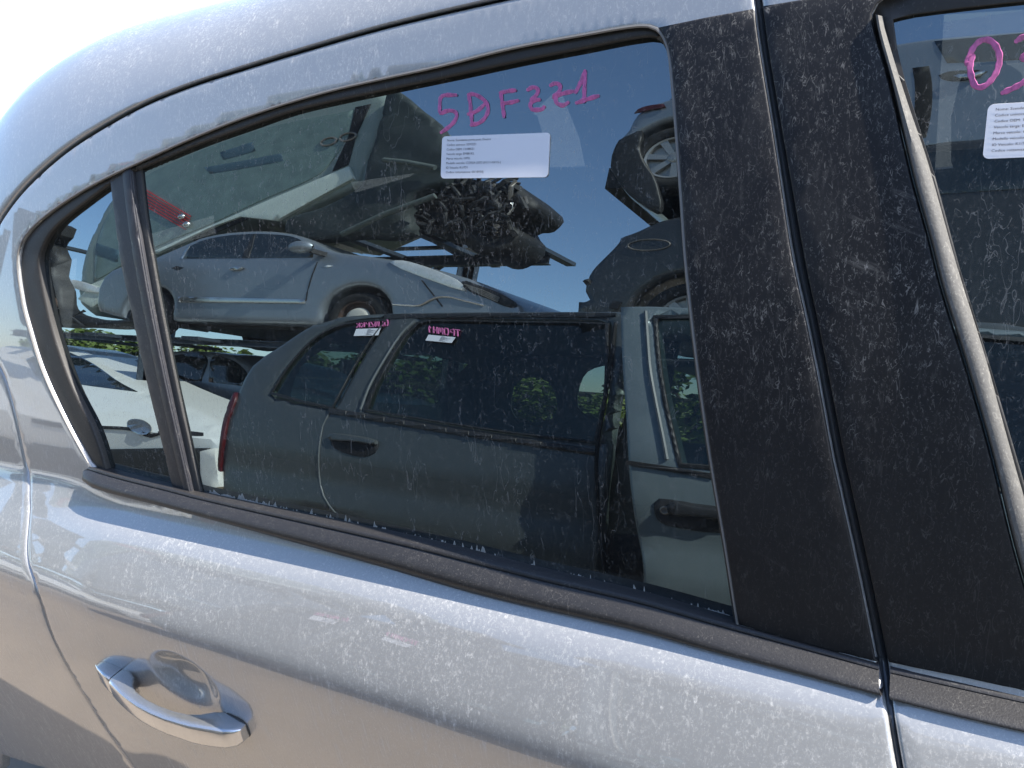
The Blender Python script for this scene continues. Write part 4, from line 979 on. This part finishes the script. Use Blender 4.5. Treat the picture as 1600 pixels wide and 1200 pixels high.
deco('door_gap', L+[(x-.09, z) for x, z in L[::-1]], FU, M['black'], ucar, off=.004)
deco('door_handle_recess', RX(smooth_line(Zx([(345, 470), (400, 448), (520, 440), (655, 448), (600, 480), (500, 505), (400, 505)], .25, 1380, 0), 8, True), FU), FU, M['black'], ucar, off=.004)
deco('door_handle', RX(smooth_line(Zx([(435, 485), (470, 474), (560, 470), (640, 452), (560, 494), (480, 500)], .25, 1380, 0), 8, True), FU), FU, M['chrome'], ucar, off=.035, r=.008, flange=.03)
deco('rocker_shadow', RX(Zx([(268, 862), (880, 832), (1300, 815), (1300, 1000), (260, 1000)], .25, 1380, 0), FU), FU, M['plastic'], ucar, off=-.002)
for dx in (0, 2.55): wheel((wU[0]+dx, -4.02, wU[1]), ucar, R_=.33, side=1)
MB().box((wU[0]+1.3, -4.85, wU[1]-.12), (3.6, 1.45, .22)).build('underbody', M['grease'], ucar)

# upper level, left: pale car lying nose-down with a big dusty glass
FP = plane(-4.5)
pc = RX(smooth_line([(118, 470, 1), (130, 400), (150, 350), (178, 305), (235, 255), (320, 212), (450, 172), (560, 148), (606, 143, 1), (598, 185), (568, 258), (556, 288), (500, 316), (440, 345, 1), (380, 341), (352, 352), (300, 376), (242, 402), (205, 440), (142, 492, 1)], 14, True), FP)
c_ = np.mean(pc, 0)
pcar = empty('tilted_pale_car', (c_[0], -5.2, min(p[1] for p in pc)), 'pale green car tipped nose-down on the upper rack level with dusty glass', 'car', 'cars reflected in the door glass')
shell('body', pc, FP, 1.6, M['palegreen'], pcar, r=.06, grid=.1, crown=.02)
side_glass('windscreen', [(148, 440, 1), (152, 385), (170, 335), (205, 296), (245, 266), (400, 205), (553, 172, 1), (548, 205), (520, 250), (495, 275), (412, 312), (330, 350), (240, 388)], FP, pcar, 'hazyglass', off=.008)
deco('dark_surround', RX([(556, 168), (580, 163), (556, 215), (545, 258), (520, 268), (545, 215)], FP), FP, M['black'], pcar, off=.012)
deco('sill_trim', RX([(240, 396), (415, 318), (548, 262), (556, 280), (436, 346), (380, 340), (330, 358), (248, 398)], FP), FP, M['sill'], pcar, off=.04, flange=.04)
deco('sill_groove', RX([(300, 372), (420, 322), (500, 290), (502, 294), (425, 327), (305, 378)], FP), FP, M['black'], pcar, off=.014)
deco('bonnet_edge', RX([(128, 468), (150, 445), (200, 425), (205, 442), (150, 482)], FP), FP, M['sill'], pcar, off=.05, flange=.05)
deco('headlamp', RX(smooth_line([(112, 442), (130, 440), (160, 450), (175, 456), (150, 458), (125, 452)], 6, True), FP), FP, M['lens'], pcar, off=.07, flange=.03)
for k in range(6):
    a0, a1 = RX([(219, 291+k*5), (300-k*1.5, 339+k*4)], FP); yy = -4.5+.02
    MB().beam((a0[0], yy, a0[1]), (a1[0], yy, a1[1]), .012, .015).build('red_slat', M['redslat'], pcar)
for pp in ((288, 340), (296, 352)):
    a0 = RX([pp], FP)[0]; MB().lathe((a0[0], -4.48, a0[1]), (0, 1, 0), [(0, .045), (.03, .045), (.045, .03), (.05, .001)], 16).build('lamp_unit', M['chrome'], pcar, True)
for poly in ([(345, 238), (395, 222), (400, 236), (350, 250)], [(320, 262), (440, 240), (444, 252), (330, 272)], [(152, 380), (188, 392), (185, 410), (150, 398)]):
    deco('pale_reflection_panel' if False else 'pale_blue_bar', RX(poly, FP), FP, M['tarp'], pcar, off=.012)  # flat pale blue bars laid over the windscreen
for cx_ in (515, 545):
    q_ = RX([(cx_, 222-(cx_-515)*.25)], FP)[0]; MB().tube([(q_[0]+.10*math.cos(a), -4.485, q_[1]+.06*math.sin(a)) for a in np.linspace(0, 2*math.pi, 20)], .012, 6, False).build('air_vent', M['alloy'], pcar, True)

# engine and gearbox hanging over the edge of the upper level
eng = empty('engine_lump', (RX([(740, 380)], plane(-4.6))[0][0], -4.8, RX([(740, 395)], plane(-4.6))[0][1]), 'greasy black engine and gearbox hanging off the upper rack level', 'engine')
rnd = random.Random(11); FE = plane(-4.6)
blk = RX(smooth_line([(620, 292), (660, 278), (720, 275), (770, 280), (800, 283), (822, 300), (836, 318), (818, 334), (790, 340), (806, 360), (798, 380), (775, 396), (745, 396), (722, 382), (706, 362), (660, 356), (625, 340)], 9, True), FE)
v, f = panel_data(blk, FE, grid=.06, r=.10, flange=.5, outward=1)
v = [(p[0], p[1]+.035*math.sin(p[0]*11+p[2]*7)*math.sin(p[2]*13), p[2]) for p in v]
mesh('engine_block', v, f, M['grease'], eng)
sb = RX(smooth_line([(556, 292), (572, 250), (592, 190), (608, 140), (650, 165), (685, 196), (700, 240), (690, 280), (650, 300), (632, 330), (640, 362), (560, 368), (470, 372), (440, 352), (500, 322)], 12, True), plane(-4.36))
v, f = panel_data(sb, plane(-4.36), grid=.10, r=.05, flange=.12, outward=1)
v = [(p[0], p[1]+.02*math.sin(p[0]*7+p[2]*4)*math.sin(p[2]*8), p[2]) for p in v]
mesh('bare_underside', v, f, M['underside'], pcar)
for (p1, p2, rr) in (((535, 366), (680, 306), .035), ((600, 250), (680, 262), .03)):
    a0, a1 = RX([p1, p2], plane(-4.3)); MB().tube([(a0[0], -4.30, a0[1]), ((a0[0]+a1[0])/2, -4.26, (a0[1]+a1[1])/2), (a1[0], -4.30, a1[1])], rr, 10).build('suspension_arm', M['underside_light'], pcar, True)
lm = MB(); lm2 = MB()
for k in range(130):
    px_, py_ = rnd.triangular(600, 838, 800), rnd.uniform(275, 365)
    q_ = RX([(px_, py_)], FE)[0]
    if not inside(np.array([q_]), grow(blk, 1.02))[0]: continue
    t_ = lm2 if rnd.random() < .09 else lm
    if rnd.random() < .4: t_.box((q_[0], -4.6+rnd.uniform(-.02, .06), q_[1]), (rnd.uniform(.02, .09), rnd.uniform(.04, .10), rnd.uniform(.01, .06)), Matrix.Rotation(rnd.uniform(0, 3), 3, Vector((rnd.random(), rnd.random(), rnd.random())).normalized()))
    else:
        d = Vector((rnd.uniform(-1, 1), rnd.uniform(-.3, .5), rnd.uniform(-1, 1)))*.12; p_ = Vector((q_[0], -4.55, q_[1])); t_.tube([p_-d, p_+Vector((0, .04, .03)), p_+d], rnd.uniform(.008, .03), 7)
tag(lm.build('hoses_and_brackets', M['plastic'], eng), kind='stuff'); tag(lm2.build('bare_alloy_parts', M['alloy'], eng), kind='stuff')
q_ = RX([(815, 335)], FE)[0]; MB().tube([(q_[0]-.03, -4.45, q_[1]+.08), (q_[0], -4.45, q_[1]+.02), (q_[0]-.04, -4.45, q_[1]-.06)], .014, 7).build('tow_eye', M['chrome'], eng, True)
MB().tube([(RX([(785, 352)], FE)[0][0], -4.45, RX([(785, 352)], FE)[0][1]), (RX([(812, 352)], FE)[0][0], -4.43, RX([(812, 352)], FE)[0][1]), (RX([(818, 368)], FE)[0][0], -4.42, RX([(818, 368)], FE)[0][1])], .006, 5).build('loose_wire', M['plastic'], eng)

# ---- the steel rack
YR = -3.85
rack = empty('storage_rack', (-4.45, -4.7, 0), 'dark steel two-level rack carrying the wrecked cars', 'rack')
X = lambda px, py, y=YR: RX([(px, py)], plane(y))[0]
def ibeam(a, b, w, h, name, mat='steel'):
    m_ = MB(); a = Vector(a); b = Vector(b); up = Vector((0, 0, 1)) if abs((b-a).normalized().z) < .9 else Vector((0, 1, 0))
    m_.beam(a+up*(h/2), b+up*(h/2), w, .012); m_.beam(a-up*(h/2), b-up*(h/2), w, .012); m_.beam(a, b, .012, h) if abs((b-a).normalized().z) < .9 else m_.beam(a, b, h, .012)
    return m_.build(name, M[mat], rack)
YB = -6.4; xp = X(732, 420, YB)[0]; ztop = X(732, 372, YB)[1]
xl0, xl1 = -9.3, X(690, 330)[0]        # left bay of the upper level
xr0, xr1 = X(1020, 330)[0], 3.4        # right bay of the upper level
for x, zt_ in ((xl0, deckB), (X(238, 545)[0], deckA), (xp, ztop), (xr0+1.0, deckB), (xr1, deckB)):
    if x != xp: ibeam((x, YR, 0), (x, YR, zt_), .11, .13, 'post')
    if x != xp: ibeam((x, YR-2.6, 0), (x, YR-2.6, zt_), .11, .13, 'post')
    else: ibeam((x, YB, 0), (x, YB, zt_), .20, .22, 'post')
ibeam((xl0, YR-.45, deckA-.04), (xr1, YR-.45, deckA-.04), .10, .07, 'beam')
for xa, xb in ((xl0, xl1), (xr0, xr1)):
    ibeam((xa, YR-1.9, deckB-.09), (xb, YR-1.9, deckB-.09), .10, .14, 'beam')
    n_ = int((xb-xa)/.8)
    for i in range(n_+1): MB().box((xa+(xb-xa)*i/n_, YR-1.6, deckB-.02), (.10, 1.6, .05)).build('cross_member', M['steel'], rack)
for i in range(9):
    x = xl0+(xr1-xl0)*(i+.5)/9; MB().box((x, YR-.9, deckA-.03), (.22, 1.5, .04)).build('cross_member', M['steel'], rack)
def br(p1, p2, w, h, y=YB): q1 = X(*p1, y); q2 = X(*p2, y); MB().beam((q1[0], y, q1[1]), (q2[0], y, q2[1]), w, h).build('brace', M['steel'], rack)
br((560, 391), (715, 386), .06, .05); br((680, 422), (722, 394), .05, .06); br((630, 340), (735, 400), .10, .20); br((495, 415), (625, 340), .10, .16); br((700, 345), (735, 400), .10, .15)
q1 = X(752, 402, YB); MB().box((q1[0], YB+.16, q1[1]), (.26, .03, .20)).build('bracket', M['alloy'], rack)
q1 = X(565, 388, YB); MB().box((q1[0], YB+.10, q1[1]), (.28, .05, .20), Matrix.Rotation(.3, 3, 'Y')).build('bracket', M['alloy'], rack)

# ---- stripped wreck at the far left of the upper level
FL = plane(-3.3)
lw = empty('stripped_wreck', (RX([(90, 450)], FL)[0][0], -3.6, RX([(90, 500)], FL)[0][1]), 'black stripped wreck with a bare brake disc, leftmost in the reflection', 'wreck')
po = RX(smooth_line([(10, 330), (76, 345), (96, 352), (90, 366), (72, 378), (84, 400), (74, 425), (88, 450), (90, 478), (140, 496), (205, 501), (195, 509), (120, 509), (60, 507), (10, 500)], 9, True), FL)
v, f = panel_data(po, FL, grid=.08, r=.06, flange=.12, outward=1)
v = [(p[0], p[1]+.03*math.sin(p[0]*9+p[2]*5), p[2]) for p in v]
mesh('wreck_body', v, f, M['grease'], lw)
q1 = RX([(78, 479)], FL)[0]; MB().lathe((q1[0], -3.29, q1[1]), (0, 1, 0), [(0, .13), (.03, .13), (.035, .07), (.07, .065), (.075, .02), (.06, .001)], 24).build('brake_disc', M['rust'], lw, True)
rnd = random.Random(8); lm3 = MB()
for k in range(40):
    q_ = RX([(rnd.uniform(50, 150), rnd.uniform(320, 500))], FL)[0]
    if not inside(np.array([q_]), po)[0]: continue
    d = Vector((rnd.uniform(-1, 1), 0, rnd.uniform(-1, 1)))*.15; lm3.tube([Vector((q_[0], -3.30, q_[1]))-d*.6, Vector((q_[0], -3.25, q_[1])), Vector((q_[0], -3.30, q_[1]))+d.cross(Vector((0, .8, 0)))], rnd.uniform(.01, .06), 8)
tag(lm3.build('torn_pipes', M['plastic'], lw), kind='stuff')

# ---- cars at ground level under the rack
YW = -2.7
zgap = RX([(150, 664)], plane(YW))[0][1]
def FW(x, z): return YW-2.0*np.maximum(np.asarray(z, float)-zgap, 0)+0*np.asarray(x, float)
wcar = empty('white_car', (-5.6, -3.6, 0), 'white car with a black bumper and lifted bonnet edge, low under the rack', 'car', 'cars reflected in the door glass')
wo_ = RX(smooth_line([(30, 540, 1), (85, 537), (118, 545), (150, 560), (190, 588), (232, 610, 1), (290, 636), (318, 650), (345, 668), (352, 690), (342, 735), (330, 760), (300, 770)], 10), FW)
pw = wo_+[(wo_[-1][0]+.0, .22), (wo_[-1][0]-.3, .2), (wo_[0][0]-.9, .2), (wo_[0][0]-.9, 1.0), (wo_[0][0]-.5, wo_[0][1]-.02)]
shell('body', pw, FW, .6, M['white'], wcar, r=.05, grid=.08, crown=.0, twin='shift')
side_glass('windscreen', [(30, 560, 1), (88, 545), (112, 552), (145, 568), (185, 596), (215, 612, 1), (150, 604), (110, 598), (60, 590)], FW, wcar, 'darkglass', off=.01)
deco('bonnet_gap', RX(smooth_line([(40, 652), (142, 664), (205, 668), (238, 678), (255, 672), (318, 676), (318, 681), (255, 678), (236, 684), (205, 673), (142, 669), (40, 658)], 10, True), FW), FW, M['black'], wcar, off=.012)
deco('badge', RX(smooth_line([(205, 658), (222, 655), (238, 664), (240, 674), (228, 680), (210, 672)], 5, True), FW), FW, M['chrome'], wcar, off=.03)
deco('lower_grille', RX([(40, 690), (160, 702), (262, 700), (330, 700), (322, 740), (300, 770), (262, 745), (160, 742), (40, 720)], FW), FW, M['plastic'], wcar, off=.02)
deco('bumper_corner', RX([(322, 705), (345, 700), (352, 760), (325, 765)], FW), FW, M['white'], wcar, off=.05, flange=.04)
YS = -4.6
def FS(x, z): return YS-.25*np.maximum(np.asarray(z, float)-.98, 0)
gcar = empty('grey_saloon', (-7, -5.4, 0), 'silver-grey saloon under the rack beyond the white car', 'car', 'cars reflected in the door glass')
so_ = RX(smooth_line([(150, 610), (190, 572), (220, 556), (250, 550), (290, 548), (330, 550), (365, 557), (385, 568), (405, 590), (440, 600), (480, 606), (530, 625)], 10), FS)
ps = so_+[(so_[-1][0]+.03, .3), (so_[0][0]-.3, .3), (so_[0][0]-.3, .85)]
shell('body', ps, FS, 1.6, M['silver'], gcar, r=.06, grid=.12, crown=.04)
side_glass('side_window', [(262, 592, 1), (262, 565), (275, 555), (322, 556), (315, 596, 1)], FS, gcar)
side_glass('side_window', [(326, 597, 1), (333, 557), (355, 560), (375, 570), (390, 592), (385, 604, 1)], FS, gcar)
side_glass('door_handle', [(284, 606), (300, 603), (318, 608), (300, 611)], FS, gcar, 'plastic', off=.02)
for px_ in (240, 480):
    q_ = X(px_, 640, YS); wheel((q_[0], YS+.01, .31), gcar)

# ---- trees and wall behind the rack
def tree(x, y, h, rad, label, seed, n=2600, leaf=.085):
    rn = random.Random(seed); root = empty('tree', (x, y, 0), label, 'tree', 'trees behind the rack')
    tr = MB(); tr.tube([(x, y, 0), (x+.05, y, h*.3), (x-.05, y+.05, h*.55)], [.09, .07, .05], 8)
    clumps = []
    for k in range(22):
        a = rn.uniform(0, 6.28); rr = rad*rn.uniform(.1, .85); c = Vector((x+rr*math.cos(a), y+rr*math.sin(a)*.7, h*rn.uniform(.12, .86))); clumps.append((c, rn.uniform(.25, .5)*rad*.8))
        tr.tube([(x-.03, y+.03, h*.45), tuple((Vector((x, y, h*.5))+c)/2), tuple(c)], [.035, .02, .008], 5)
    tr.build('trunk', M['bark'], root, True)
    lf = MB()
    for k in range(n):
        c, r = clumps[k % len(clumps)]; d = Vector((rn.gauss(0, 1), rn.gauss(0, 1), rn.gauss(0, 1))).normalized()*r*rn.random()**.45
        p = c+d; a = Vector((rn.gauss(0, 1), rn.gauss(0, 1), rn.gauss(0, .6))).normalized(); b = a.cross(Vector((rn.gauss(0, 1), rn.gauss(0, 1), rn.gauss(0, 1)))).normalized(); s_ = leaf*rn.uniform(.6, 1.3)
        lf.add([p-a*s_, p+b*s_*.45, p+a*s_, p-b*s_*.45], [(0, 1, 2, 3)])
    lf.build('crown', M['leaf'], root)
TXS = [(95, 'tree furthest left behind the rack'), (140, 'bushy tree left of the divider bar behind the rack'), (195, 'low leafy tree behind the white car'), (300, 'short tree above the grey saloon roof'), (375, 'bright tree at the right end of the grey saloon'),
       (470, 'tree hidden behind the rear quarter of the dark hatchback'), (640, 'tree seen through the rear window of the dark hatchback'), (810, 'small tree seen through the middle of the dark hatchback'), (930, 'tree behind the pillar of the dark hatchback'), (1090, 'tree seen through the ajar front door window'),
       (590, 'slim tree between the hidden tree and the rear window tree'), (700, 'tree just right of the rear window tree'), (755, 'narrow tree left of the small middle tree'), (870, 'narrow tree right of the small middle tree'), (662, 'low shrubby tree in front of the rear window tree')]
TTOP = [512, 514, 520, 552, 536, 540, 552, 560, 566, 545, 560, 556, 566, 572, 575]
tl_ = []
for i, (px_, lb_) in enumerate(TXS):
    y = -7.6-.5*(i % 2); q_ = RX([(px_, TTOP[i])], plane(y))[0]; tl_.append((q_[0], y, q_[1], .95+.2*(i % 3)/2, lb_))
for i, (x, y, h, r_, lb_) in enumerate(tl_): tree(x, y, h, r_, lb_, 20+i)
wl_ = empty('boundary_wall', (-8, -12.5, 0), 'low pale rendered wall behind the trees', 'wall')
MB().box((-8, -12.5, .75), (34, .2, 1.5)).build('wall_body', M['wall'], wl_); MB().box((-8, -12.5, 1.53), (34.1, .28, .06)).build('coping', M['wall'], wl_)

# ---- inside our car, faintly seen through the glass
inn = car
MB().box((.0, .86, 1.405), (1.6, 1.30, .02)).build('headliner', M['liner'], inn)
MB().box((-.3, .80, .30), (2.9, 1.40, .05)).build('floor_pan', M['plastic'], inn)
def far_panel():
    Ff = lambda x, z: 1.62-.26*np.maximum(np.asarray(z, float)-.93, 0)
    hole1 = HX([(640, 165), (770, 128), (862, 106), (905, 215), (915, 262), (660, 270)], Ff); hole2 = [(.0, 1.0), (.0, 1.33), (.45, 1.29), (.75, 1.02)]
    panel('far_side', [(-2.0, .25), (1.3, .25), (1.3, .92), (.6, 1.33), (.0, 1.40), (-.8, 1.37), (-1.3, 1.15), (-2.0, .9)], M['trim'], car, F=Ff, holes=[hole1, hole2], grid=.1, r=0, flange=.03)
far_panel()
MB().box((-1.06, .88, .72), (.04, 1.25, .86)).build('cabin_back_blocker', M['trim_dark'], inn)  # dark box added to block daylight through the unbuilt rear of the car
MB().box((1.0, .88, .62), (.5, 1.25, .6)).build('dashboard', M['trim_dark'], inn)
v, f = panel_data(W_([(60, 300), (200, 200), (600, 90), (1060, 10), (1200, 30), (1210, 500), (1270, 1000), (1200, 1100), (400, 900), (100, 760), (40, 600)]), lambda x, z: S0(x, z)+.06, holes=[W_([(100, 420), (150, 330), (260, 290), (400, 245), (640, 190), (900, 132), (985, 112), (1010, 300), (1040, 560), (1110, 920), (700, 830), (330, 745), (190, 700), (130, 590)])], grid=.05, r=0, flange=.02)
mesh('inner_frame', v, f, M['trim_dark'], car)
seat(car, -.55, .42, .42); seat(car, -.55, 1.15, .42); seat(car, .40, .44, .40); seat(car, .40, 1.16, .40)
MB().tube([(-.16, .17, 1.30), (-.14, .14, 1.1), (-.10, .12, .9)], .022, 6).build('seat_belt', M['cloth'], car)

rnd = random.Random(4); cl = resamp(smooth_line([(325, 772), (400, 789), (500, 811), (675, 849), (850, 893), (999, 929), (1140, 966)], 6), 420)
hts = [1.5+3.2*abs(math.sin(i*.19+math.sin(i*.07)*2)*math.sin(i*.031+1))+rnd.random()*1.8+(rnd.random()**7)*(5+9*rnd.random()) for i in range(420)]
cv = []; cf = []
for i, (p, h) in enumerate(zip(cl, hts)):
    a = hit(p[0], p[1]+1, GS); b = hit(p[0]+rnd.uniform(-1, 1), p[1]-h, GS); cv += [(a[0], a[1]-.0004, a[2]), (b[0], b[1]-.0004, b[2]), (b[0], b[1], b[2]), (a[0], a[1], a[2])]
for i in range(419):
    for j in range(3): cf.append((i*4+j, i*4+j+1, i*4+4+j+1, i*4+4+j))
mesh('dried_dirt_line', cv, cf, M['crust'], rear_door, False)
g = MB(); g.add([(-400, -400, 0), (400, -400, 0), (400, 400, 0), (-400, 400, 0)], [(0, 1, 2, 3)]); tag(g.build('ground', M['ground']), kind='structure')
